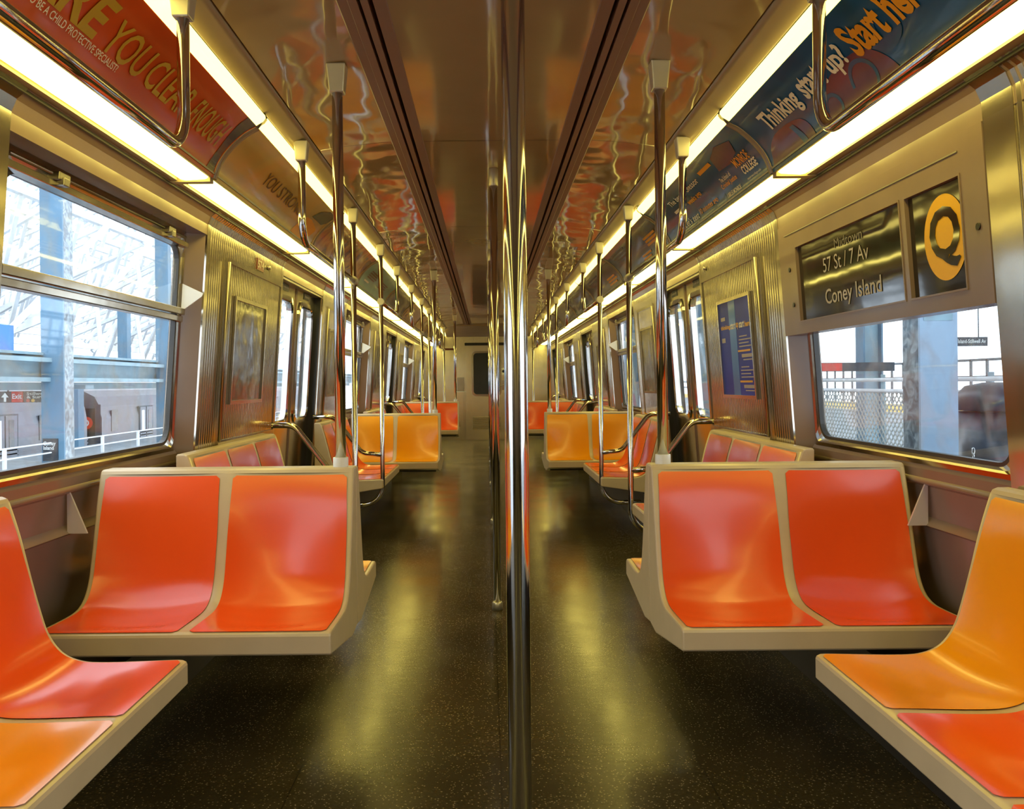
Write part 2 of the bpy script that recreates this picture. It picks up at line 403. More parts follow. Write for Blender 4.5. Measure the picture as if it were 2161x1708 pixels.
def adbar(key, ya, yb, t0, t1, mat, n=1):
    for q in range(n):
        h = (t1-t0)/n; a_ = t0+q*h+.15*h; b2 = t0+q*h+.75*h; ye = yb if q % 2 else ya+(yb-ya)*.88
        adshape(key, [(ya, a_), ((ya+ye)/2, a_), (ye, b2-(b2-a_)*1.0), (ye, b2), ((ya+ye)/2, b2), (ya, b2)], mat, .0025, 'printed_line')
K = (-1, -1)
adtext(K, 'ARE', 1.86, 2.19, .37, .80, 'olive_ink', .03)
adtext(K, 'YOU', 2.23, 2.47, .36, .74, 'olive_ink', .01)
adtext(K, 'CLEAR', 2.50, 2.82, .36, .74, 'olive_ink', .01)
adtext(K, 'ENOUGH', 2.86, 3.17, .36, .74, 'olive_ink', .01)
adtext(K, 'TO BE A CHILD PROTECTIVE SPECIALIST?', 1.90, 2.36, .27, .35, 'cream', .01)
adshape(K, [(3.19, .05), (3.22, .35), (3.20, .7), (3.17, 1), (3.276, 1), (3.276, .7), (3.276, .35), (3.276, .05)], 'ad_dark')
K = (-1, 0)
adtext(K, 'YOU', 3.80, 4.02, .42, .66, 'brown_ink', 0)
adtext(K, 'STRONG', 4.07, 4.55, .42, .66, 'brown_ink', 0)
adshape(K, [(4.55, .1), (4.62, .3), (4.66, .5), (4.8, .55), (5.0, .45), (4.95, .25), (4.8, .1), (4.7, .05)], 'orange_ink')
adshape(K, [(4.75, .6), (4.8, .8), (4.9, .95), (5.06, .95), (5.06, .7), (5.0, .6)], 'ad_dark')
K = (-1, 2)
adbar(K, 7.15, 7.6, .42, .72, 'brown_ink', 4); adbar(K, 7.85, 8.3, .38, .66, 'brown_ink', 4); adbar(K, 7.12, 7.4, .27, .36, 'cream', 1)
K = (1, -1)
adtext(K, 'Thinking', 3.13, 2.81, .40, .76, 'cream', .03)
adtext(K, 'start', 2.77, 2.60, .46, .76, 'cream', .03)
adtext(K, 'up?', 2.56, 2.44, .40, .76, 'cream', .03)
adtext(K, 'Start here.', 2.40, 1.98, .43, .84, 'orange_ink', .035)
adtext(K, 'Ba', 1.93, 1.80, .56, .86, 'orange_ink', .03)
adtext(K, '1 800 55 MONROE', 1.95, 1.58, .34, .46, 'cream', .02)
adshape(K, [(3.26, .06), (3.22, .3), (3.1, .42), (2.9, .36), (2.84, .06), (2.95, .05), (3.05, .05), (3.15, .05), (3.2, .05), (3.26, .05)], 'ad_wine')
adshape(K, [(2.78, .06), (2.72, .35), (2.55, .52), (2.36, .48), (2.25, .06), (2.4, .05), (2.5, .05), (2.6, .05), (2.7, .05), (2.75, .05)], 'ad_wine')
adshape(K, [(2.20, .06), (2.15, .3), (2.02, .45), (1.9, .38), (1.85, .06), (1.95, .05), (2.0, .05), (2.05, .05), (2.1, .05), (2.15, .05)], 'ad_teal')
for (c, t, r) in ((2.44, .22, .07), (2.22, .50, .05), (2.66, .18, .05)):
    s_ = 1; rows = []
    for q in range(19):
        a = 2*PI*q/24
        rows.append([adp(1, c+(r+d_)*math.cos(a), t+(r+d_)*math.sin(a)*3.2, .0022) for d_ in (-.008, .008)])
    MB().grid(rows, True).build('printed_swirl', M['ad_teal'], ads[K])
adshape(K, [(3.0, .36), (2.965, .36), (2.93, .2), (2.90, .05), (2.94, .05), (2.97, .2)], 'ad_teal', .0025)
K = (1, 0)
adtext(K, 'MONROE', 3.60, 3.42, .40, .56, 'orange_ink', .01)
adtext(K, 'COLLEGE', 3.57, 3.39, .24, .38, 'cream', .03)
adtext(K, 'monroecollege.edu', 3.56, 3.39, .13, .18, 'cream', 0)
adtext(K, 'The School of', 3.85, 3.70, .38, .46, 'cream', .01)
adtext(K, 'Criminal Justice', 3.88, 3.66, .25, .36, 'orange_ink', .02)
adtext(K, '1.800.55.MONROE', 3.86, 3.66, .10, .18, 'cream', .02)
adtext(K, 'The best professor', 4.65, 4.05, .62, .78, 'cream', .01)
adbar(K, 4.68, 4.45, .48, .58, 'cream', 1)
adtext(K, 'weeks ago', 4.40, 4.15, .42, .56, 'orange_ink', .02)
adtext(K, "Let's test", 4.66, 4.36, .14, .28, 'cream', .01)
adtext(K, '10 minutes ago', 4.33, 4.0, .14, .28, 'orange_ink', .02)
adbar(K, 3.98, 3.76, .70, .82, 'orange_ink', 1)
adshape(K, [(3.78, .55), (3.74, .8), (3.6, .9), (3.45, .8), (3.5, .6), (3.62, .52)], 'ad_wine')
K = (1, 1)
adbar(K, 6.7, 6.1, .55, .85, 'dim_ink', 3); adbar(K, 5.6, 5.2, .35, .62, 'orange_ink', 3); adbar(K, 5.9, 5.6, .12, .3, 'orange_ink', 2); adbar(K, 5.5, 5.15, .12, .22, 'cream', 1)
K = (1, 2)
adbar(K, 8.4, 7.6, .5, .8, 'dim_ink', 3); adbar(K, 7.5, 7.05, .15, .45, 'orange_ink', 3)

# ------------------------------------------------------------------ walls
WALLPROF = [.0, .3, .6, .84, .9, 1.2, 1.5, 1.76, 1.815]
def top_x(): return [(1.253, 1.815), (1.248, 1.86), (1.234, 1.893), (1.214, 1.909), (1.203, 1.92)]
def face_profile(d=0, z0=0.0, z1=1.815, head=True):
    zs = [z for z in WALLPROF if z0-1e-6 <= z <= z1+1e-6]
    pts = [(FX(z)+d, z) for z in zs]
    if head: pts += [(x+d, z) for x, z in top_x()[1:]]
    return pts
for s, sn in SIDES:
    wall = MB()
    # header over everything (taupe), deep solid
    head = [(FX(1.815), 1.815)]+top_x()[1:]+[(1.203, 2.31), (1.5, 2.31), (1.5, 1.815)]
    segs = []
    edges = sorted([Y0]+[e for d in DOORS for e in d]+[e for w in WINS for e in w]+[Y1])
    solid = [(0.95 if False else DOORS[0][1], WINS[0][0])]
    solids = []
    cuts = sorted([(a, b_, 'd') for a, b_ in DOORS]+[(a, b_, 'w') for a, b_ in WINS])
    cur = Y0
    for a, b_, t in cuts:
        if a > cur: solids.append((cur, a))
        cur = b_
    if cur < Y1: solids.append((cur, Y1))
    def prism(mb, prof, a, b_):
        n = len(prof)
        vs = [(s*x, y, z) for y in (a, b_) for x, z in prof]
        fs = [tuple(range(n))[::-1], tuple(range(n, 2*n))]+[(i, (i+1) % n, (i+1) % n+n, i+n) for i in range(n)]
        mb.add(vs, fs)
    for a, b_ in zip([Y0], [Y1]): prism(wall, head, a, b_)
    for a, b_ in solids:
        prism(wall, [(FX(z)+.004, z) for z in (0, .84, 1.815)]+[(1.372, 1.815), (1.432, .84), (1.46, 0)], a, b_)
    # window bays : lower recessed wall + flared reveals
    for a, b_ in WINS:
        D = .085
        prism(wall, [(FX(0)+D+.01, 0), (FX(.66)+D+.01, .66), (FX(.67)+D-.022, .675), (FX(.70)+D, .70), (FX(.80)+D, .80), (FX(.81)+.06, .812), (FX(.83)+.06, .83), (FX(.86)+.062, .86), (FX(.87)+.07, .875), (1.44, .875), (1.46, 0)], a, b_)
        for ya, yb in ((a, a+.06), (b_, b_-.06)):      # flared side reveals
            pts = []
            for z in (.86, 1.815):
                pts += [(s*(FX(z)+.004), ya, z), (s*(FX(z)+D+.02), yb, z), (s*(FX(z)+D+.035), yb, z), (s*(FX(z)+D+.035), ya, z)]
            wall.hexa(pts)
            pts = []
            for z in (0, .86):
                pts += [(s*(FX(z)+.004), ya, z), (s*(FX(z)+D+.03), yb+(.0), z), (s*1.5, yb, z), (s*1.5, ya, z)]
            wall.hexa(pts)
    wo = wall.build('wall_'+sn, M['taupe']); tag(wo, f'{sn} side wall of the car in taupe panels', kind='structure')
    # stainless corrugated cladding on each solid pier
    for a, b_ in solids:
        w0 = w1 = .035
        if abs(b_-WINS[0][0]) < .01: w1 = .13
        for ya, yb, flat in ((a, a+w0, True), (a+w0, b_-w1, False), (b_-w1, b_, True)):
            mb = MB(); prof = face_profile(0, 0)
            if flat:
                rows = [[(s*(x-.004), y, z) for x, z in prof] for y in (ya, yb)]
                rows = [[(s*(x+.004), ya, z) for x, z in prof]]+rows+[[(s*(x+.004), yb, z) for x, z in prof]]
                mb.grid(rows, False).build('metal_edge_strip', M['steel'], wo)
            else:
                rows = []; y = ya; pitch = .03
                n = max(1, int((yb-ya)/pitch))
                pitch = (yb-ya)/n
                for k in range(n):
                    y = ya+k*pitch
                    for q, dd in ((0, .0), (.60, .0), (.64, .0045), (.96, .0045)):
                        rows.append([(s*(x-.001+dd), y+q*pitch, z) for x, z in prof])
                rows.append([(s*(x-.001), yb, z) for x, z in prof])
                mb.grid(rows, False).build('corrugated_panel', M['steel'], wo)
    # ledge moulding below windows
    for a, b_ in WINS:
        mb = MB(); mb.tube([(s*(FX(.82)+.066), a+.05, .824), (s*(FX(.82)+.066), b_-.05, .824)], .011, 10); mb.build('sill_moulding', M['cove'], wo)
    # header recess line of the light band over corrugation
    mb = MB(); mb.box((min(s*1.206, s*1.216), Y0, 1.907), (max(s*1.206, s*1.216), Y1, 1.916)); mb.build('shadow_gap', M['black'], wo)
    # heater box along the floor
    hb = MB(); hb.hexa([(s*1.20, Y0, .0), (s*1.5, Y0, .0), (s*1.5, DOORS[0][0], 0), (s*1.20, DOORS[0][0], 0), (s*1.20, Y0, .26), (s*1.5, Y0, .3), (s*1.5, DOORS[0][0], .3), (s*1.20, DOORS[0][0], .26)])
    for (d0, d1), nxt in zip(DOORS, DOORS[1:]+[(Y1, 0)]):
        hb.hexa([(s*1.20, d1+.02, .0), (s*1.5, d1+.02, .0), (s*1.5, nxt[0]-.02, 0), (s*1.20, nxt[0]-.02, 0), (s*1.21, d1+.02, .26), (s*1.5, d1+.02, .28), (s*1.5, nxt[0]-.02, .28), (s*1.21, nxt[0]-.02, .26)])
    hb.build('heater_casing', M['duct'], wo)

# ------------------------------------------------------------------ rounded frame helper on the wall surface
def rrect(y0, y1, z0, z1, r, n=6):
    pts = []
    for cy, cz, a0 in ((y1-r, z1-r, 0), (y0+r, z1-r, PI/2), (y0+r, z0+r, PI), (y1-r, z0+r, 3*PI/2)):
        for k in range(n+1):
            a = a0+PI/2*k/n; pts.append((cy+r*math.cos(a), cz+r*math.sin(a)))
    return pts
def ring(mb, s, outer, inner, prof):
    """prof: list of (t,d): t 0 outer ->1 inner, d depth from wall face"""
    rows = []
    for t, d in prof:
        rows.append([wp(s, d, o[0]+(i[0]-o[0])*t, o[1]+(i[1]-o[1])*t) for o, i in zip(outer, inner)])
    mb.grid(rows, False, True)
def sqpts(y0, y1, z0, z1, n=6):
    """outer rectangle sampled to match rrect"""
    pts = []
    for cy, cz in ((y1, z1), (y0, z1), (y0, z0), (y1, z0)): pts += [(cy, cz)]*(n+1)
    return pts
wn = 0
for s, sn in SIDES:
    for k, (a, b_) in enumerate(WINS):
        wn += 1
        if s == 1 and k == 0: desc = 'wide car window half covered by the destination sign box'
        else: desc = f'{ORD[k]} car window from the camera on the {sn} wall'
        ya, yb, za, zb = a+.055, b_-.055, .872, 1.83
        w = empty(f'window_{wn}', wp(s, .08, (a+b_)/2, .9), desc, kind='structure')
        fr = MB()
        ring(fr, s, sqpts(ya, yb, za, zb), rrect(ya+.05, yb-.05, .905, 1.755, .075), [(0, .095), (0, .07), (.55, .062), (.75, .068), (1, .072), (1, .10)])
        fr.build('frame', M['steel'], w)
        gk = MB(); o1 = rrect(ya+.05, yb-.05, .905, 1.755, .075); i1 = rrect(ya+.062, yb-.062, .917, 1.743, .066)
        ring(gk, s, o1, i1, [(0, .078), (0, .073), (1, .073), (1, .095)]); gk.build('gasket', M['rubberseal'], w)
        gl = MB()
        gl.hexa([wp(s, .088, y, z) if q else wp(s, .093, y, z) for z in (.90, 1.43) for y, q in ((ya+.05, 1), (yb-.05, 1), (yb-.05, 0), (ya+.05, 0))])
        gl.build('lower_pane', M['glass'], w)
        gl = MB()
        gl.hexa([wp(s, .082, y, z) if q else wp(s, .087, y, z) for z in (1.43, 1.76) for y, q in ((ya+.05, 1), (yb-.05, 1), (yb-.05, 0), (ya+.05, 0))])
        gl.build('upper_pane', M['glass'], w)
        rl = MB()
        rl.hexa([wp(s, d, y, z) for z in (1.425, 1.452) for y, d in ((ya+.03, .052), (yb-.03, .052), (yb-.03, .09), (ya+.03, .09))])
        rl.hexa([wp(s, d, y, z) for z in (1.455, 1.485) for y, d in ((ya+.03, .044), (yb-.03, .044), (yb-.03, .085), (ya+.03, .085))])
        rl.build('meeting_rail', M['steel'], w, bevel=.004)
        if not (s == 1 and k == 0):
            tr = MB()
            tr.hexa([wp(s, d, y, z) for z in (1.742, 1.765) for y, d in ((ya+.03, .045), (yb-.03, .045), (yb-.03, .085), (ya+.03, .085))])
            tr.build('transom_top_rail', M['steel'], w, bevel=.003)
            for yy in (ya+.28, yb-.30):
                h = MB(); h.hexa([wp(s, d, y, z) for z in (1.765, 1.79) for y, d in ((yy, .03), (yy+.07, .03), (yy+.07, .07), (yy, .07))])
                h.hexa([wp(s, d, y, z) for z in (1.75, 1.775) for y, d in ((yy+.015, .022), (yy+.05, .022), (yy+.05, .06), (yy+.015, .06))])
                h.build('hinge', M['steel_dark'], w, bevel=.003)
            rod = MB(); rod.tube([wp(s, .055, ya+.05, 1.785), wp(s, .055, yb-.05, 1.785)], .006, 8); rod.build('hinge_rod', M['steel_dark'], w)
            for e, yy in (('f', yb-.035),):     # folding stay wedges
                g = MB()
                t0 = .004
                pl = [(.06, 1.470), (.06, 1.590), (-.030, 1.548), (-.026, 1.535)]
                vs = [wp(s, d, yy-t0, z) for d, z in pl]+[wp(s, d, yy+t0, z) for d, z in pl]
                g.add(vs, [(0, 1, 2, 3), (7, 6, 5, 4), (0, 4, 5, 1), (1, 5, 6, 2), (2, 6, 7, 3), (3, 7, 4, 0)])
                g.build('transom_stay', M['white'], w)
    # chrome triangles at seats

# ------------------------------------------------------------------ side doors
dn = 0
for s, sn in SIDES:
    for k, (a, b_) in enumerate(DOORS):
        if k == 0: continue
        dn += 1
        d = empty(f'door_{dn}', wp(s, .06, (a+b_)/2, 0), f'{ORD[k-1]} pair of sliding doors from the camera on the {sn} side', kind='structure')
        mid = (a+b_)/2
        for i, (ya, yb) in enumerate(((a-.01, mid-.004), (mid+.004, b_+.01))):
            lf = MB(); Dp = .055
            wy0, wy1 = ya+.11, yb-.11
            outer = sqpts(ya, yb, .03, 1.845, 6); inner = rrect(wy0, wy1, .92, 1.70, .07)
            ring(lf, s, outer, inner, [(0, Dp+.035), (0, Dp), (1, Dp), (1, Dp+.035)])
            lo = lf.build('door_leaf', M['steel'], d)
            fr = MB(); ring(fr, s, rrect(wy0-.03, wy1+.03, .89, 1.73, .09), rrect(wy0+.008, wy1-.008, .928, 1.692, .066), [(0, Dp), (0, Dp-.008), (.8, Dp-.012), (1, Dp-.002), (1, Dp+.02)])
            fr.build('window_trim', M['chrome'], lo)
            gl = MB(); gl.hexa([wp(s, dd, y, z) for z in (.92, 1.70) for y, dd in ((wy0, Dp+.012), (wy1, Dp+.012), (wy1, Dp+.017), (wy0, Dp+.017))])
            gl.build('pane', M['glass'], lo)
            st = MB(); sy0, sy1 = (ya+yb)/2-.09, (ya+yb)/2+.09
            st.hexa([wp(s, dd, y, z) for z in (1.755, 1.80) for y, dd in ((sy0, Dp-.003), (sy1, Dp-.003), (sy1, Dp), (sy0, Dp))])
            so_ = st.build('warning_sticker', M['sign_black'], lo)
            def stf(u, v, s=s, sy0=sy0, sy1=sy1):
                yy = sy0+.01+(sy1-sy0-.02)*(u if s < 0 else 1-u); return Vector(wp(s, Dp-.0045, yy, 1.768+.02*v))
            if k < 3: put_text('Do not lean on door', stf, M['cream'], so_, bold=.01)
            sr = MB(); yy = mid-.004 if i == 0 else mid+.004
            sr.hexa([wp(s, dd, y, z) for z in (.03, 1.84) for y, dd in ((yy-.018, Dp-.004), (yy+.018, Dp-.004), (yy+.018, Dp+.02), (yy-.018, Dp+.02))])
            sr.build('edge_seal', M['slot'], lo)
        jb = MB()
        for yy, w_ in ((a, .0), (b_, .0)):
            t0, t1 = (yy-.05, yy+.004) if yy == a else (yy-.004, yy+.05)
            jb.hexa([wp(s, dd, y, z) for z in (0, 1.815) for y, dd in ((t0, .012), (t1, .012), (t1, .14), (t0, .14))])
        jb.build('door_pocket', M['black'], d)
        hd = MB(); hd.hexa([wp(s, dd, y, z) for z in (1.80, 1.83) for y, dd in ((a, .006), (b_, .006), (b_, .13), (a, .13))])
        hd.build('door_header', M['steel_dark'], d)
        sg = MB(); sg.hexa([wp(s, dd, y, z) for z in (0, .03) for y, dd in ((a, 0), (b_, 0), (b_, .15), (a, .15))]); sg.build('threshold', M['steel_dark'], d)

# ------------------------------------------------------------------ framed access panels with posters
def frame_panel(s, sn, ya, yb, za, zb, poster, where, k):
    o = empty('access_panel', wp(s, 0, (ya+yb)/2, za), f'hinged stainless access panel {where}', 'panel', f'access panels {sn} wall')
    n = 6; mb = MB(); outer = sqpts(ya, yb, za, zb, 1); inner = sqpts(ya+.022, yb-.022, za+.022, zb-.022, 1)
    ring(mb, s, outer, inner, [(0, 0), (0, -.016), (1, -.016), (1, -.004)]); mb.build('frame', M['steel'], o)
    mb = MB(); mb.tube([wp(s, -.02, ya-.002 if False else (ya if True else yb), za+.02), wp(s, -.02, ya, zb-.02)], .008, 8); mb.build('hinge', M['steel_dark'], o)
    rows = []; N = int((yb-ya-.04)/.03)
    for q in range(N):
        y = ya+.02+(yb-ya-.04)*q/N; pt = (yb-ya-.04)/N
        for f_, dd in ((0, 0), (.60, 0), (.64, .0045), (.96, .0045)): rows.append([wp(s, -.009+dd, y+f_*pt, z) for z in (za+.02, zb-.02)])
    rows.append([wp(s, -.008, yb-.02, z) for z in (za+.02, zb-.02)])
    MB().grid(rows, False).build('corrugated_sheet', M['steel'], o)
    # poster frame on it
    pf = empty('poster_frame', wp(s, -.01, (ya+yb)/2, 1.05), None, 'poster')
    pa, pb, pz0, pz1 = ya+.10 if k else ya+.14, yb-.10 if k else yb-.34, 1.06, 1.59
    mb = MB(); ring(mb, s, sqpts(pa, pb, pz0, pz1, 1), sqpts(pa+.018, pb-.018, pz0+.018, pz1-.018, 1), [(0, -.008), (0, -.022), (1, -.022), (1, -.01)])
    mb.build('frame', M['steel'], pf)
    mb = MB(); mb.hexa([wp(s, dd, y, z) for z in (pz0+.015, pz1-.015) for y, dd in ((pa+.015, -.014), (pb-.015, -.014), (pb-.015, -.009), (pa+.015, -.009))])
    so_ = mb.build('poster' if poster else 'acrylic_sheet', M['poster_blue'] if poster else M['scratched'], pf)
    if poster:
        pf['label'] = f'upright blue and yellow lettered poster, {where}'
        mb = MB(); mb.hexa([wp(s, dd, y, z) for z in (pz0+.015, pz1-.015) for y, dd in (((pa+pb)/2-.02, -.0146), ((pa+pb)/2+.10, -.0146), ((pa+pb)/2+.10, -.013), ((pa+pb)/2-.02, -.013))])
        mb.build('light_blue_band', M['poster_cyan'], so_)
        def tx(body, u0, u1, v0, v1, mt, bold=.01):
            W_ = pb-pa-.04
            def fn(u, v):
                uu = u0+(u1-u0)*u; yy = (pb-.02-W_*uu) if s > 0 else (pa+.02+W_*uu)
                return Vector(wp(s, -.0156, yy, pz0+.02+(pz1-pz0-.04)*(v0+(v1-v0)*v)))
            put_text(body, fn, M[mt], so_, bold=bold)
        def blk(u0, u1, v0, v1, mt):
            W_ = pb-pa-.04; f2 = lambda u: pb-.02-W_*u
            MB().add([wp(s, -.0158, f2(uu), pz0+.02+(pz1-pz0-.04)*vv) for uu, vv in ((u0, v0), (u1, v0), (u1, v1), (u0, v1))], [(0, 1, 2, 3)]).build('printed_line', M[mt], so_)
        blk(.05, .2, .81, .85, 'grey_ink'); tx('thinking', .03, .35, .70, .76, 'yellow_ink', .03)
        tx('start', .36, .52, .70, .77, 'white_ink', .03); tx('up', .54, .62, .69, .76, 'yellow_ink', .03)
        tx('start', .64, .80, .70, .77, 'white_ink', .03); tx('here', .82, .98, .70, .76, 'yellow_ink', .03)
        blk(.04, .16, .57, .62, 'grey_ink')
        for b0 in (.38, .06):
            for q_, (e0, e1) in enumerate(((.62, .86), (.60, .97), (.60, .9), (.60, .97))): blk(e0, e1, b0+.225-.035*q_, b0+.237-.035*q_, 'grey_ink')
            blk(.55, .93, b0+.07, b0+.09, 'yellow_ink'); blk(.66, .98, b0+.01, b0+.045, 'grey_ink'); blk(.70, .98, b0-.02, b0-.008, 'grey_ink')
    else:
        pf['label'] = f'empty metal poster frame with scratched clear sheet, {where}'
    pf['group'] = f'poster frames {sn} wall'
for s, sn in SIDES:
    for k in range(3):
        off = P*k
        frame_panel(s, sn, 4.13+off, 5.21+off, .87, 1.755, s == 1 and k == 0, f'before the {ORD[k]} doors on the {sn} wall', 0)
        if k < 2: frame_panel(s, sn, 6.72+off, 7.42+off, .87, 1.755, False, f'beyond the {ORD[k]} doors on the {sn} wall', 1)
# small number plate and lock knob above the left panel
for s, sn, yy in ((-1, 'left', 4.75), (1, 'right', 4.95)):
    if s < 0:
        o = empty('number_plate', wp(s, -.003, yy, 1.80), 'small dark red car number plate above the left access panel', 'sign')
        mb = MB(); mb.hexa([wp(s, dd, y, z) for z in (1.772, 1.832) for y, dd in ((yy-.09, -.008), (yy+.05, -.008), (yy+.05, -.002), (yy-.09, -.002))]); mb.build('plate', M['red_plate'], o)
        put_text('574', lambda u, v: Vector(wp(s, -.0095, yy-.08+.12*u, 1.782+.04*v)), M['grey_ink'], o)
    o = empty('door_lock', wp(s, -.003, yy+.15, 1.81), f'small round lock knob near the top of the {sn} wall beside the doors', 'lock')
    mb = MB(); mb.tube([wp(s, -.002, yy+.15, 1.81), wp(s, -.016, yy+.15, 1.808), wp(s, -.02, yy+.15, 1.808)], [.014, .012, .006], 12); mb.build('knob', M['steel_dark'], o)

# ------------------------------------------------------------------ destination sign box (right, nearest window)
s = 1; a, b_ = WINS[0]
o = empty('destination_sign', wp(1, 0, (a+b_)/2, 1.35), 'taupe destination sign box reading Coney Island with a yellow Q over the right window', 'sign')
ya, yb = a+.004, b_-.004
w1 = (2.72, 3.64, 1.385, 1.705); w2 = (2.37, 2.69, 1.395, 1.71)
fr = MB()
ys = [ya, w2[0], w2[1], w1[0], w1[1], yb]; zs = [1.345, 1.392, 1.708, 1.813]
for i in range(5):
    for j in range(3):
        if j == 1 and i in (1, 3): continue
        fr.hexa([wp(1, d, y, z) for z in (zs[j], zs[j+1]) for y, d in ((ys[i], -.006), (ys[i+1], -.006), (ys[i+1], .055), (ys[i], .055))])
fro = fr.build('face_panel', M['taupe'], o)
for (q0, q1) in ((w1[0], w1[1]), (w2[0], w2[1])):
    mb = MB(); ring(mb, 1, sqpts(q0, q1, 1.392, 1.708, 1), sqpts(q0+.006, q1-.006, 1.398, 1.702, 1), [(0, -.006), (0, -.009), (1, -.009), (1, .01)])
    mb.build('window_bead', M['taupe'], o)
    mb = MB(); mb.hexa([wp(1, d, y, z) for z in (1.392, 1.708) for y, d in ((q0, .004), (q1, .004), (q1, .01), (q0, .01))]); mb.build('roll_blind', M['dark_roll'], o)
mb = MB(); mb.hexa([wp(1, d, y, z) for z in (1.765, 1.769) for y, d in ((ya+.12, -.009), (yb-.08, -.009), (yb-.08, -.005), (ya+.12, -.005))]); mb.build('piano_hinge', M['steel_dark'], o)
for yy, zz in ((2.30, 1.55), (3.72, 1.62), (3.70, 1.47)):
    mb = MB(); mb.tube([wp(1, -.006, yy, zz), wp(1, -.010, yy, zz)], .010, 10); mb.build('lock_screw', M['black'], o)
def sgn(y0, y1, z0, z1, d=.002): return lambda u, v: Vector(wp(1, d, y0+(y1-y0)*u, z0+(z1-z0)*v))
put_text('57 St / 7 Av', sgn(3.38, 2.98, 1.565, 1.62), M['grey_ink'], o, bold=0)
put_text('Midtown', sgn(3.26, 3.02, 1.64, 1.675), M['dim_ink'], o, bold=0)
put_text('Coney Island', sgn(3.38, 2.90, 1.425, 1.50), M['grey_ink'], o, bold=.01)
cy, cz = 2.487, 1.553
pts = [wp(1, .0025, cy+.115*math.cos(t), cz+.122*math.sin(t)) for t in [2*PI*q/48 for q in range(48)]]
mb = MB(); mb.add(pts, [tuple(range(48))]); mb.build('route_disc', M['yellow_ink'], o)
put_text('Q', sgn(cy+.082, cy-.082, cz-.088, cz+.088, .0012), M['dark_roll'], o, bold=.025, name='route_letter')

# ------------------------------------------------------------------ end wall
ew = MB(); rows = []
x = -1.3; 
while x < 1.3:
    for q, dd in ((0, 0), (.60, 0), (.68, .008), (.92, .008)):
        rows.append([(x+q*.032, Y1+dd, z) for z in (0, 2.4)])
    x += .032
ew.grid(rows, False); ew.box((-1.5, Y1+.02, 0), (1.5, Y1+.1, 2.4))
M['steel_end'] = plain('satin_end_stainless', (.62, .58, .50, 1), .27, 1, var=.06)
eo = ew.build('wall_back', M['steel_end']); tag(eo, 'corrugated stainless end wall of the car', kind='structure')
mb = MB(); mb.box((-1.3, Y1-.012, 0), (-.52, Y1+.001, 1.05)); mb.build('flat_panel', M['steel_end'], eo)
mb = MB(); mb.box((.45, Y1-.012, 0), (1.3, Y1+.001, 1.05)); mb.build('flat_panel', M['steel_end'], eo)
mb = MB(); mb.box((-.64, Y1-.03, 1.0), (-.50, Y1-.001, 1.28)); mb.build('wall_box', M['steel_dark'], eo, bevel=.004)
mb = MB(); mb.box((-.66, Y1-.035, .985), (-.48, Y1-.001, 1.0)); mb.build('box_lip', M['white'], eo)
mb = MB(); mb.box((-.9, Y1-.02, 1.84), (-.66, Y1-.001, 1.88)); mb.build('wall_notice', M['red_plate'], eo)
d = empty('door_7', (-.04, Y1-.02, 0), 'stainless end door with small dark window and louvre', kind='structure')
xa, xb = -.45, .37
def xring(mb, outer, inner, prof):
    mb.grid([[(o_[0]+(i_[0]-o_[0])*t, Y1-dd, o_[1]+(i_[1]-o_[1])*t) for o_, i_ in zip(outer, inner)] for t, dd in prof], False, True)
mb = MB(); xring(mb, sqpts(xa, xb, 0.02, 1.93), rrect(-.32, .24, .92, 1.79, .08), [(0, .002), (0, .03), (1, .03), (1, .01)]); lf = mb.build('door_leaf', M['steel_end'], d)
mb = MB(); xring(mb, rrect(-.345, .265, .895, 1.815, .10), rrect(-.305, .225, .935, 1.775, .07), [(0, .03), (0, .042), (1, .042), (1, .02)]); mb.build('window_trim', M['chrome'], lf)
mb = MB(); mb.box((-.33, Y1-.016, .91), (.25, Y1-.012, 1.8)); mb.build('pane', M['train_dark'], lf)
mb = MB(); mb.box((xa-.03, Y1-.05, 1.93), (xb+.03, Y1-.001, 1.985)); mb.build('door_header', M['black'], d)
mb = MB()
for z in [.22+.03*q for q in range(9)]: mb.hexa([(-.33, Y1-.05, z), (.25, Y1-.05, z), (.25, Y1-.03, z+.02), (-.33, Y1-.03, z+.02), (-.33, Y1-.046, z-.004), (.25, Y1-.046, z-.004), (.25, Y1-.028, z+.016), (-.33, Y1-.028, z+.016)])
mb.build('louvre', M['cove'], lf)
mb = MB(); mb.box((.27, Y1-.055, 1.02), (.34, Y1-.03, 1.22)); mb.tube([(.30, Y1-.055, 1.12), (.30, Y1-.09, 1.12), (.24, Y1-.09, 1.10)], .01, 8); mb.build('handle', M['chrome'], lf)
mb = MB(); mb.box((.26, Y1-.034, 1.33), (.35, Y1-.03, 1.47)); mb.build('sticker', M['cream'], lf)
mb = MB(); mb.tube([(.305, Y1-.036, 1.40), (.305, Y1-.037, 1.40)], .03, 16); mb.build('sticker_mark', M['black'], lf)
rw = MB(); rw.box((-1.5, Y0-.1, 0), (1.5, Y0, 2.4)); tag(rw.build('wall_front', M['steel_dark']), 'stainless wall behind the camera', kind='structure')

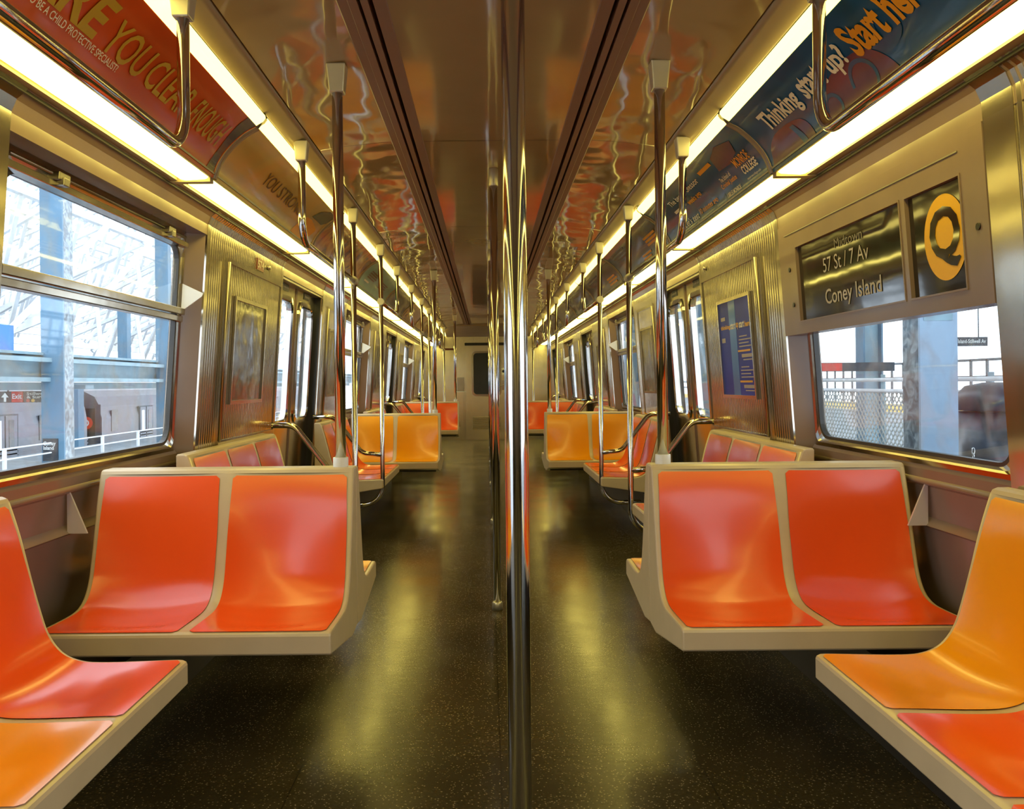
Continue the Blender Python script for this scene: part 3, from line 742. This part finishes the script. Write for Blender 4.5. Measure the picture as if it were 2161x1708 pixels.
# ------------------------------------------------------------------ poles and grab rails
R = .0192
def collar_mb(x, y, ztop, h=.085, w=.030, sq=True):
    mb = MB(); a = w; b2 = w*.74
    if sq:
        mb.hexa([(x-b2, y-b2, ztop-h), (x+b2, y-b2, ztop-h), (x+b2, y+b2, ztop-h), (x-b2, y+b2, ztop-h), (x-a, y-a, ztop), (x+a, y-a, ztop), (x+a, y+a, ztop), (x-a, y+a, ztop)])
    else: mb.tube([(x, y, ztop-h), (x, y, ztop)], w*.85, 20)
    return mb
PY = [1.42]+[4.47+2.72*k for k in range(5)]
for i, y in enumerate(PY):
    x = .017 if i == 0 else .012
    o = empty('centre_pole', (x, y, 0), f'floor to ceiling chrome pole in the aisle, {ORD[i]} from the camera', 'pole', 'aisle poles')
    MB().tube([(x, y, .01), (x, y, 2.22)], R, 28).build('pole', M['chrome'], o)
    collar_mb(x, y, 2.246, .09, .028, False).build('ceiling_collar', M['collar'], o, bevel=.003)
    MB().tube([(x, y, 0), (x, y, .035), (x, y, .04)], [.027, .026, .02], 24).build('floor_collar', M['collar'], o)
UN = [2.98+P*k for k in range(3)]
AX = {-1: .53, 1: .565}
for s, sn in SIDES:
    for k, uy in enumerate(UN):
        x = s*AX[s]; y = uy+.0
        o = empty('seat_pole', (x, y, .87), f'chrome pole rising from the {ORD[k]} {sn} seat back to the ceiling', 'pole', 'seat back poles')
        zc = 2.236
        MB().tube([(x, y, .875), (x, y, zc-.03)], R*.95, 24).build('pole', M['chrome'], o)
        collar_mb(x, y, zc, .095, .033).build('ceiling_collar', M['collar'], o, bevel=.004)
        MB().tube([(x, y, .866), (x, y, .905)], .026, 20).build('base_collar', M['white'], o, bevel=.002)
XR = .812
def grab(s, sn, yp, dr, k, where):
    x = s*XR; ye = yp+dr*1.43 if dr < 0 else yp+(1.13 if k else (1.19 if s < 0 else 1.11))
    o = empty('grab_rail', (x, yp, 0), f'chrome stanchion with overhead rail and sloping arm rail, {where}', 'grab rail', f'grab rails {sn} side')
    r = R*.88
    # pole bends under the seat
    MB().tube(fillet([(x, yp, 2.16), (x, yp, .26), (s*1.10, yp, .26)], .15, 10), r, 20).build('pole', M['chrome'], o)
    # overhead rail
    top = 2.175
    pth = fillet([(x, yp, 1.765), (x, ye, 1.765), (x, ye, top-.03)], .10, 10)
    # slightly raking end
    MB().tube(pth, r*.95, 18).build('overhead_rail', M['chrome'], o)
    MB().tube([(x, yp-.025, 1.765), (x, yp+.025, 1.765)], .026, 16).build('joint', M['collar'], o)
    collar_mb(x, ye, 2.19, .085, .03).build('ceiling_collar', M['collar'], o, bevel=.004)
    collar_mb(x, yp, 2.19, .085, .03).build('pole_collar', M['collar'], o, bevel=.004)
    # arm rail
    MB().tube(fillet([(x, yp, .63), (s*(XR+.15), yp, .645), (s*1.17, yp, .915), (s*1.32, yp+(.02 if dr < 0 else -.02), .915)], .09, 8), r, 18).build('arm_rail', M['chrome'], o)
for s, sn in SIDES:
    grab(s, sn, 1.09, 1, 0, f'beside the camera on the {sn}')
    for k in range(3):
        grab(s, sn, 5.17+P*k, -1, k, f'before the {ORD[k]} doors on the {sn}')
        if k < 2: grab(s, sn, 6.50+P*k, 1, k, f'beyond the {ORD[k]} doors on the {sn}')

# ------------------------------------------------------------------ seats
SP = catmull([(-.50, .447, 0), (-.485, .452, 0), (-.40, .450, 0), (-.30, .448, 0), (-.235, .452, 0), (-.185, .474, 0), (-.150, .520, 0), (-.128, .585, 0), (-.105, .67, 0), (-.080, .77, 0), (-.060, .835, 0), (-.052, .858, 0)], 3)
SL = [0]
for a, b_ in zip(SP[:-1], SP[1:]): SL.append(SL[-1]+(b_-a).length)
def sprof(t):
    L = max(0, min(1, t))*SL[-1]
    for i in range(len(SL)-1):
        if L <= SL[i+1]+1e-9: break
    f_ = (L-SL[i])/(SL[i+1]-SL[i]); p = SP[i].lerp(SP[i+1], f_)
    i0 = max(0, i-1); i1 = min(len(SP)-1, i+2); tg = (SP[i1]-SP[i0]).normalized(); nr = Vector((-tg.y, tg.x, 0))
    return p, nr      # nr points up / forward, away from shell
def sm(a, b_, x):
    t = max(0, min(1, (x-a)/(b_-a))); return t*t*(3-2*t)
def scoop(u, t):
    return .024*max(0, math.sin(PI*min(1, max(0, u))))**.8*sm(.0, .25, t)*(1-.75*sm(.60, .97, t))
def make_bench(n, w, ro, rim, sheets, dep=1.0, name='bench_seat'):
    """faces -y, back plane y=0, runs x 0..total"""
    tot = n*w+(n-1)*rim+2*ro
    root = empty(name)
    xs = []; T = 34
    def usurf(x, t, off):
        j = -1
        for q in range(n):
            x0 = ro+q*(w+rim)
            if x0 <= x <= x0+w: j = q; u = (x-x0)/w
        p, nr = sprof(t)
        d = scoop(u, t) if j >= 0 else 0
        p = p-nr*d+nr*off
        return Vector((x, p.x*dep, p.y))
    T = 70
    cols = [0, .006]
    for q in range(n):
        x0 = ro+q*(w+rim); cols += [x0+w*k/14 for k in range(15)]
    cols += [tot-.006, tot]
    sh = MB()
    rows = [[usurf(x, t/T, 0) for t in range(T+1)] for x in cols]
    sh.grid(rows, True)
    # rest of the shell: top lip, back, underside, front lip
    tail = [(-.052, .858), (-.046, .868), (-.034, .873), (-.006, .873), (0, .866), (0, .335), (-.10, .325), (-.50, .386), (-.503, .392), (-.503, .440), (-.50, .447)]
    sh.grid([[(x, y*dep, z) for y, z in tail] for x in (0, tot)], False)
    side = [sprof(t/T)[0] for t in range(T+1)]
    for x in (0, tot):
        pts = [(x, p.x*dep, p.y) for p in side]+[(x, y*dep, z) for y, z in tail[1:-1]]
        sh.add(pts, [tuple(range(len(pts)))])
    me_o = sh.build('shell', M['rim'], root)
    bm = bmesh.new(); bm.from_mesh(me_o.data); bmesh.ops.remove_doubles(bm, verts=bm.verts, dist=.0004)
    bmesh.ops.recalc_face_normals(bm, faces=bm.faces); bm.to_mesh(me_o.data); bm.free()
    md = me_o.modifiers.new('bevel', 'BEVEL'); md.width = .006; md.segments = 2; md.limit_method = 'ANGLE'; md.angle_limit = math.radians(50)
    for q in range(n):
        x0 = ro+q*(w+rim); NU = 16; NV = 70; rr = .012
        t0, t1 = .012, .990
        rows = []
        for i in range(NU+1):
            r_ = []
            for j in range(NV+1):
                tt = t0+(t1-t0)*j/NV
                dl = min(tt-t0, t1-tt)*SL[-1]
                ins = (rr-math.sqrt(max(0, rr*rr-(rr-dl)**2))) if dl < rr else 0
                ins += .005*sm(.7, 1, tt)
                xx = x0+ins+(w-2*ins)*i/NU
                r_.append(usurf(min(max(xx, x0), x0+w), tt, .0026))
            rows.append(r_)
        so_ = MB().grid(rows, True).build('seat_insert', sheets[q], root)
        so_.material_slots[0].link = 'OBJECT'; so_.material_slots[0].material = sheets[q]
    br = MB().box((.03, -.30*dep, .345), (tot-.03, -.04, .372)); br.build('support_beam', M['duct'], root)
    return root, tot
def place(o, mats, loc, rz, label, group):
    o.location = loc; o.rotation_euler = (0, 0, rz)
    o['label'] = label; o['category'] = 'seat'; o['group'] = group
    k = 0
    for ch in o.children:
        if ch.name.startswith('seat_insert'):
            ch.material_slots[0].material = M[mats[k]]
            ch['label'] = {'orange': 'orange-red seat', 'yellow': 'yellow-orange seat', 'red': 'deep red seat'}[mats[k]]; k += 1
OR = M['orange']
protoT, totT = make_bench(2, .390, .017, .034, [OR]*2, name='double_seat')
protoA, totA = make_bench(3, .450, .040, .030, [OR]*3, name='bench_seat')
protoB, totB = make_bench(3, .372, .018, .026, [OR]*3, name='bench_seat')
usedT = usedA = usedB = False
TM = {0: ['orange', 'orange'], 1: ['yellow', 'yellow'], 2: ['orange', 'orange']}
TX = {-1: .478, 1: .515}
for s, sn in SIDES:
    for k, uy in enumerate(UN):
        for dr in (0, 1):      # 0 faces the camera, 1 faces away
            o = protoT if not usedT else copy_tree(protoT); usedT = True
            x_in = TX[s]; x_out = x_in+totT
            if dr == 0: loc = ((-x_out if s < 0 else x_in), uy+.0, 0); rz = 0
            else: loc = ((-x_in if s < 0 else x_out), uy+.001, 0); rz = PI
            mats = TM[k] if dr == 0 else [['yellow', 'yellow'], ['orange', 'orange'], ['yellow', 'yellow']][k]
            face = 'facing the camera' if dr == 0 else 'facing away, backing onto the one in front'
            place(o, mats, loc, rz, f'{"orange" if mats[0] == "orange" else "yellow-orange"} double seat {face}, {ORD[k]} row on the {sn}', f'double seats {sn} side')
    for k in range(3):
        # after each unit (before the doors)
        o = protoA if not usedA else copy_tree(protoA); usedA = True
        y0 = 3.58+P*k; bx = 1.305
        mats = [['orange', 'red', 'red'], ['red', 'red', 'orange'], ['red', 'orange', 'red']][k]
        if s > 0: mats = mats[::-1]
        loc, rz = ((-bx, y0, 0), PI/2) if s < 0 else ((bx, y0+totA, 0), -PI/2)
        place(o, mats, loc, rz, f'red and orange bench on the {sn} wall, before the {ORD[k]} doors', f'wall benches {sn} side')
        # before each unit
        o = protoB if not usedB else copy_tree(protoB); usedB = True
        y1 = 2.245+P*k; y0 = y1-totB
        if k == 0: mats = ['yellow', 'yellow', 'orange'] if s < 0 else ['yellow', 'orange', 'orange']
        else: mats = ['red', 'orange', 'orange'] if s < 0 else ['orange', 'orange', 'red']
        loc, rz = ((-bx, y0, 0), PI/2) if s < 0 else ((bx, y1, 0), -PI/2)
        where = 'in the near corner of the photo' if k == 0 else f'beyond the {ORD[k-1]} doors'
        place(o, mats, loc, rz, f'orange and yellow bench along the {sn} wall, {where}' if k == 0 else f'orange bench along the {sn} wall, {where}', f'wall benches {sn} side')
# fix bottom-corner colours of the two nearest benches (left: orange then yellow, right: yellow then orange)
# chrome gusset plates between seat back and wall
for s, sn in SIDES:
    for k, uy in enumerate(UN[:2]):
        y = uy-.125; g = MB(); t0 = .004
        xo = FX(.75)+.055
        pl = [(xo, .82), (xo-.028, .675), (xo-.085, .675)]
        pl = [(xo+.02, .83), (xo+.02, .675), (xo-.045, .675)]
        vs = [(s*x, y-t0, z) for x, z in pl]+[(s*x, y+t0, z) for x, z in pl]
        g.add(vs, [(0, 1, 2), (5, 4, 3), (0, 3, 4, 1), (1, 4, 5, 2), (2, 5, 3, 0)])
        tag(g.build('wall_gusset', M['gusset']), f'shiny triangular metal plate on the {sn} wall beside the {ORD[k]} double seat', 'bracket', 'triangular wall plates')

# ------------------------------------------------------------------ OUTSIDE left
def obox(name, a, b_, mat, label, cat, group=None, bevel=0):
    o = MB().box(a, b_).build(name, mat, None, bevel); return tag(o, label, cat, group)
def col_h(name, x, y, z0, z1, w, d, mat, label, group=None, parent=None):
    mb = MB(); t = .03
    mb.box((x-w/2, y-d/2, z0), (x-w/2+t, y+d/2, z1)); mb.box((x+w/2-t, y-d/2, z0), (x+w/2, y+d/2, z1)); mb.box((x-w/2, y-.015, z0), (x+w/2, y+.015, z1))
    return mb
# platforms / trackbed
tag(MB().box((-60, -10, -2.6), (-2.2, 60, -2.2)).build('ground', M['platform']), 'trackbed beyond the left windows', kind='structure')
XB = -6.5
bm_ = MB(); bm_.box((XB-.2, 5, 1.24), (XB+.2, 45, 1.30)); bm_.box((XB-.02, 5, 1.24), (XB+.02, 45, 1.58)); bm_.box((XB-.22, 5, 1.52), (XB+.22, 45, 1.58)); bm_.box((XB-1.2, 5, 1.12), (XB-.6, 45, 1.24))
bm_.box((XB-.6, 5, 1.62), (XB+.1, 45, 1.66))
tag(bm_.build('station_beam', M['beam_blue']), 'long grey-blue riveted steel beam outside the left window', 'beam')
COLS = [(-6.44, -6.12, 12.6, .34, 'wide blue steel column with name plate left in the window', True), (-6.45, -6.20, 17.0, .2, 'pale blue column at the right edge of the left window', False),
        (-6.45, -6.20, 22.5, .3, 'far blue column seen right of the left window', False), (-9.5, -9.2, 19.65, .3, 'slim blue column behind the wide left one', False)]
for (xa, xb, yy, dp, lab, main) in COLS:
    o = empty('station_column', ((xa+xb)/2, yy, -2.2), lab+' outside', 'column', 'blue columns on the left')
    top = 7 if xa > -9 else 1.2
    MB().box((xa, yy, -2.2), (xb, yy+.04, top)).build('front_flange', M['blue_steel'], o)
    MB().box((xa+.02, yy+.04, -2.2), (xb-.01, yy+dp, top)).build('web', M['mottled'] if main else M['blue_steel'], o)
    if main:
        sb = MB().box((-6.42, yy-.012, .10), (-6.20, yy-.001, .42)).build('name_plate', M['sign_black'], o)
        put_text('Coney\nIsland', lambda u, v: Vector((-6.41+.18*u, yy-.015, .26+.12*v)), M['white_ink'], sb, bold=.02)
    elif xa < -9:
        MB().box((-9.48, yy-.02, .35), (-9.34, yy-.005, .62)).build('name_plate', M['sign_black'], o)
# trains
def train(yy0, yy1, lab, num):
    X = -12.0
    o = empty('subway_train', (X, yy0, -2.2), lab, 'train', 'trains on the next track')
    prof = [(X, -1.1), (X, -.3), (X+.0, .2), (X-.06, .55), (X-.22, .86), (X-.6, 1.05), (X-1.5, 1.12), (X-2.4, 1.05), (X-2.9, .6), (X-3, .2), (X-3, -1.1)]
    n = len(prof); mb = MB()
    mb.add([(x, y, z) for y in (yy0, yy1) for x, z in prof], [tuple(range(n)), tuple(range(n, 2*n))[::-1]]+[(i, (i+1) % n, (i+1) % n+n, i+n) for i in range(n)])
    mb.build('body', M['train'], o)
    mb = MB(); mb.box((X-2.8, yy0+.2, -2.2), (X-.1, yy1-.2, -1.1)); mb.build('underframe', M['train_skirt'], o)
    mb = MB()
    for z in (-.42, -.52, -.62, -.75, -.9): mb.box((X+.001, yy0, z), (X+.03, yy1, z+.03))
    mb.build('side_ribs', M['train'], o)
    L = yy1-yy0
    for q in range(8):
        yy = yy0+.7+q*2.25
        if yy+1.2 > yy1: break
        if q % 2 == 0:
            mb = MB(); mb.box((X-.01, yy, -.25), (X+.012, yy+.45, .42)); mb.build('window', M['train_dark'], o)
        else:
            mb = MB(); mb.box((X-.01, yy-.06, -1.05), (X+.008, yy+1.2, .5)); dd_ = mb.build('door', M['train_skirt'], o)
            for zz in (0, .58):
                mb = MB(); mb.box((X+.008, yy+zz, -1.05), (X+.03, yy+zz+.52, .46)); mb.build('door_leaf', M['train'], dd_)
                mb = MB(); mb.box((X+.03, yy+zz+.14, -.35), (X+.036, yy+zz+.38, .35)); mb.build('door_window', M['paper'] if zz == 0 else M['train_dark'], dd_)
    mb = MB(); mb.box((X-.02, yy0-.02, -.4), (X-2.9, yy0+.0, .62)); mb.build('end_wall', M['train'], o)
    # cab end with dark window + red route disc
    mb = MB(); mb.box((X-1.0, yy0-.03, -.35), (X-.2, yy0-.005, .5)); ew_ = mb.build('end_window', M['train_dark'], o)
    mb = MB(); mb.tube([(X-.45, yy0-.035, .05), (X-.45, yy0-.045, .05)], .19, 20); mb.build('route_disc', M['red_ink'], ew_)
    put_text('D', lambda u, v: Vector((X-.53+.16*u, yy0-.05, -.05+.2*v)), M['white_ink'], ew_, bold=.03)
train(9.2, 26.2, 'grey subway train with closed doors behind the blue column', 0)
train(27.2, 44, 'grey subway train with a red disc in its end window', 1)
train(46, 62, 'farther grey subway train seen through the left doors', 2)
# exit sign
o = empty('exit_sign', (-7.4, 14, .92), 'hanging dark sign with a white arrow and red Exit panel', 'sign')
MB().box((-7.82, 14, .92), (-6.95, 14.03, 1.10)).build('board', M['sign_black'], o)
MB().box((-7.62, 13.985, .925), (-7.44, 14, 1.095)).build('exit_panel', M['red_ink'], o)
put_text('Exit', lambda u, v: Vector((-7.605+.15*u, 13.98, .98+.08*v)), M['white_ink'], o, bold=.02)
put_text('Stillwell\n& Surf', lambda u, v: Vector((-7.38+.3*u, 13.99, .985+.10*v)), M['white_ink'], o, bold=.01)
ax, az = -7.72, .935
mb = MB(); mb.add([(ax-.02, 13.98, az), (ax+.02, 13.98, az), (ax+.02, 13.98, az+.07), (ax+.06, 13.98, az+.07), (ax, 13.98, az+.145), (ax-.06, 13.98, az+.07), (ax-.02, 13.98, az+.07)], [(0, 1, 2, 6), (2, 3, 4, 5, 6)]); mb.build('arrow', M['white_ink'], o)
for xx, mt in ((-7.36, 'red_ink'), (-7.28, 'yellow_ink')):
    MB().tube([(xx, 13.999, .95), (xx, 13.985, .95)], .026, 16).build('route_dot', M[mt], o)
for xx in (-7.7, -7.1): MB().box((xx, 14.005, 1.10), (xx+.02, 14.025, 1.13)).build('hanger', M['train_skirt'], o)
MB().box((-7.9, 13.9, 1.13), (-6.4, 14.2, 1.19)).build('mounting_rail', M['beam_blue'], o)
# hand railing
o = empty('platform_railing', (-5.5, 8, -1), 'low white railing along the walkway outside the left window', 'railing')
xr = -6.3; mb = MB()
for z in (.22, .36): mb.tube([(xr, 6, z-.0), (xr, 40, z)], .011, 8)
mb.build('rails', M['truss'], o)
for q in range(20):
    MB().box((xr-.02, 7+q*1.45, .07), (xr+.02, 7.04+q*1.45, .35)).build('post', M['truss'], o)
MB().box((xr-1.2, 6, .02), (xr+.3, 40, .07)).build('kerb', M['platform'], o)
# roof trusses
random.seed(3)
for q in range(7):
    X = -9.5-q*2.6; zb = 2.9+q*.55
    o = empty('roof_truss', (X, 20, zb), f'white tubular roof truss over the station, {ORD[q]} from the train', 'truss', 'white roof trusses')
    mb = MB()
    for dz in (0, 1.7, 3.4, 5.4):
        mb.bar((X, 6, zb+dz-1.2), (X, 48, zb+dz-1.2+.3), .16)
    yy = 6
    while yy < 46:
        for dz, dh in ((0, 1.7), (1.7, 1.7), (3.4, 2.0)):
            sg_ = 1 if random.random() > .4 else -1
            mb.bar((X, yy, zb+dz-1.2), (X-sg_*.8, yy+1.5, zb+dz+dh-1.2), .10)
            mb.bar((X, yy+1.5, zb+dz+dh-1.2), (X-1.3, yy+3, zb+dz-1.2), .08)
            mb.bar((X, yy, zb+dz+dh-1.2), (X-2.6, yy+.4+random.random(), zb+dz-.4), .09)
        yy += 2.6
    mb.build('bars', M['truss'], o)
for q in range(3):
    tag(MB().box((-12-q*5, 6, 8.4+q*.8), (-11.2-q*5, 50, 8.6+q*.8)).build('roof_panel', M['blue_pale']), f'pale blue roof purlin high in the station, {ORD[q]} from the train', 'roof', 'roof purlins')
o = MB().box((-6.9, 9.0, 1.66), (-6.45, 11.9, 2.0)).build('blue_duct', M['poster_cyan']); tag(o, 'bright blue box duct above the beam outside left', 'duct')
o = MB().box((-7.4, 17.5, 1.68), (-7.21, 17.7, 2.7)).build('roof_post', M['blue_steel']); tag(o, 'short blue post standing on the beam outside left', 'post')
obox('wayside_wall', (-28, 2, -2.2), (-27.5, 70, .9), M['platform'], 'pale wall far behind the trains on the left', 'wall')

# ------------------------------------------------------------------ OUTSIDE right
pl = MB().box((1.62, -2, -.25), (6.2, 40, -.05)).build('platform', M['platform']); tag(pl, 'pale concrete station platform outside the right windows', 'platform')
tg = MB().box((1.62, -2, -.05), (2.0, 40, -.04)); tag(tg.build('platform_edge', M['tile_yellow']), 'yellow tactile strip along the near platform edge', 'platform edge')
o = empty('station_column', (3.55, 7.0, -.05), 'thick pale blue column with mottled grey side outside the right window', 'column', 'blue columns on the right')
MB().box((3.43, 7.0, -.05), (3.73, 7.03, 4.2)).build('shaft', M['blue_pale'], o)
MB().box((3.433, 7.03, -.05), (3.72, 7.30, 4.2)).build('web', M['mottled'], o)
MB().box((3.46, 6.994, 1.62), (3.69, 6.998, 2.0)).build('notice_plate', M['beam_blue'], o)
for q, (xx, yy) in enumerate(((6.6, 15.2), (8.3, 13.6), (9.3, 14.4), (8.3, 11.6), (3.6, 14.5), (3.6, 22), (6.6, 21.5))):
    o = empty('station_column', (xx, yy, -.05), f'{["slim", "tall", "narrow", "grey-blue", "distant", "far", "pale"][q]} blue steel column standing on the right platform', 'column', 'blue columns on the right')
    mb = MB(); mb.box((xx-.15, yy-.03, -.05), (xx+.15, yy+.03, 4.2)); mb.build('web', M['beam_blue'], o)
    mb = MB(); mb.box((xx-.17, yy-.16, -.05), (xx-.14, yy+.16, 4.2)); mb.box((xx+.14, yy-.16, -.05), (xx+.17, yy+.16, 4.2)); mb.build('flanges', M['blue_steel'], o)
cn = MB().box((2.2, -2, 4.0), (13, 40, 4.2)); tag(cn.build('platform_canopy', M['beam_blue']), 'grey-blue canopy roof over the right platform', 'canopy')
for q in range(12):
    yy = 4+q*2.4
    o = MB().box((2.6, yy, 3.6), (12, yy+.15, 4.0)).build('canopy_beam', M['blue_steel']); tag(o, f'blue cross beam under the right canopy, {ordn(q)} from the train front' if q < 10 else f'blue cross beam under the right canopy at its far end, {"near" if q == 10 else "last"} one', 'beam', 'canopy beams')
for q in range(4):
    o = MB().box((4+q*1.4, 6, 3.52), (4.12+q*1.4, 30, 3.6)).build('strip_light', emit('platform_lamp', (1, .95, .85, 1), 3) if q == 0 else bpy.data.materials['platform_lamp']); tag(o, f'long thin lamp under the right canopy, {ORD[q]} from the train', 'light', 'platform strip lights')
# chain-link fence at x=5
o = empty('chain_link_fence', (5, 4, -.05), 'galvanised chain-link fence with top rails on the right platform', 'fence')
xf = 5.0
mb = MB()
for z in (1.01, 1.15): mb.tube([(xf, 3, z), (xf, 24, z)], .025, 8)
mb.build('top_rails', M['truss'], o)
mb = MB(); st = .105
k = -20
while k*st < 14:
    y = 5.5+k*st
    ya, yb = y, y+1.0
    mb.bar((xf, ya, 0), (xf, yb, 1.0), .012); mb.bar((xf+.01, yb, 0), (xf+.01, ya, 1.0), .012); k += 1
mb.build('wire_mesh', M['fence'], o)
for q in range(7):
    MB().tube([(xf+.03, 4+q*2.4, -.05), (xf+.03, 4+q*2.4, 1.22)], .03, 8).build('post', M['beam_blue'], o)
# bin
o = empty('rubbish_bin', (5.3, 9.3, -.05), 'black plastic rubbish bin with domed lid and white notice', 'bin')
bx, by = 4.33, 7.55
mb = MB(); mb.tube([(bx, by, -.05), (bx, by, .87)], .27, 28); mb.build('barrel', M['bin'], o)
mb = MB(); mb.tube([(bx, by, .88), (bx, by, 1.02), (bx, by, 1.09), (bx, by, 1.12)], [.29, .285, .22, .08], 28); mb.build('lid', M['bin'], o)
mb = MB(); mb.box((bx+.02, by-.30, .35), (bx+.30, by-.285, .78)); nt_ = mb.build('notice', M['paper'], o)
MB().box((bx+.16, by-.304, .60), (bx+.28, by-.3005, .74)).build('green_patch', M['green_ink'], nt_)
put_text('CAN\nGREEN', lambda u, v: Vector((bx+.05+.18*u, by-.303, .46+.09*v)), M['grey_ink'], nt_, bold=0)
mb = MB()
for q in range(12):
    zc = .05+q*.045; c = [(bx-.29+(.012*math.cos(t) if q % 2 else 0), by-.2+(0 if q % 2 else .012*math.cos(t)), zc+.03*math.sin(t)) for t in [2*PI*j/10 for j in range(11)]]
    mb.tube(c, .005, 6, cap=False)
mb.build('chain', M['chrome'], o)
# station name sign
o = empty('station_name_sign', (10.9, 20, 1.9), 'black sign with white lettering Coney Island-Stillwell Av hung over the platform', 'sign')
MB().box((10.40, 20, 1.90), (11.40, 20.04, 2.11)).build('board', M['sign_black'], o)
put_text('Coney Island-Stillwell Av', lambda u, v: Vector((10.45+.9*u, 19.99, 1.94+.12*v)), M['white_ink'], o, bold=.01)
mb = MB(); mb.tube([(10.6, 20.02, 2.11), (10.6, 20.02, 4.0)], .015, 6); mb.tube([(11.2, 20.02, 2.11), (11.2, 20.02, 4.0)], .015, 6); mb.build('hanger', M['train_skirt'], o)
o = empty('platform_exit_sign', (5.9, 15, 1.4), 'small red and black exit sign with arrow far across the right platform', 'sign')
MB().box((5.6, 14.9, 1.30), (6.9, 14.93, 1.45)).build('board', M['sign_black'], o); MB().box((5.62, 14.88, 1.31), (6.0, 14.9, 1.44)).build('exit_panel', M['red_ink'], o)
# far platforms with yellow edges
for q, (xx, zz) in enumerate(((9.5, .55), (13, .35))):
    mb = MB(); mb.box((xx, 4, -1), (xx+2.5, 50, zz-.15)); o = mb.build('far_platform', M['platform']); tag(o, f'{"nearer" if q == 0 else "farther"} opposite platform beyond the fence', 'platform', 'opposite platforms')
    mb = MB(); mb.box((xx-.05, 4, zz-.15), (xx+.5, 50, zz)); o = mb.build('far_platform_edge', M['tile_yellow']); tag(o, f'yellow edge of the {"nearer" if q == 0 else "farther"} opposite platform', 'platform edge', 'opposite platform edges')
o = empty('far_railing', (15, 10, .5), 'dark balustrade on the far side of the station right', 'railing')
mb = MB()
for q in range(40): mb.box((15.2, 6+q*.9, .205), (15.26, 6.08+q*.9, 1.75))
mb.box((15.2, 6, 1.7), (15.26, 42, 1.78)); mb.box((15.2, 6, 1.2), (15.26, 42, 1.25)); mb.build('bars', M['train_skirt'], o)

# ------------------------------------------------------------------ world, camera
w = bpy.data.worlds.new('world'); SC.world = w; w.use_nodes = True
bg = w.node_tree.nodes['Background']; bg.inputs[0].default_value = (.80, .90, 1.0, 1); bg.inputs[1].default_value = 4.2

cam = bpy.data.cameras.new('camera'); co = bpy.data.objects.new('camera', cam); C.objects.link(co)
FPX = 1850.0
cam.sensor_fit = 'HORIZONTAL'; cam.sensor_width = 36; cam.lens = FPX/2161*36
cam.shift_x = (1080.5-1028)/2161; cam.shift_y = -(854-810)/2161
cam.clip_start = .05; cam.clip_end = 300
mw = Matrix.Rotation(PI/2, 4, 'X') @ Matrix.Rotation(-.0096, 4, 'Z'); mw.translation = (-.03, 0, 1.15)
co.matrix_world = mw
SC.camera = co
SC.view_settings.view_transform = 'Standard'; SC.view_settings.look = 'None'; SC.view_settings.gamma = 1
SC.view_settings.exposure = 0.1; SC.view_settings.use_curve_mapping = False
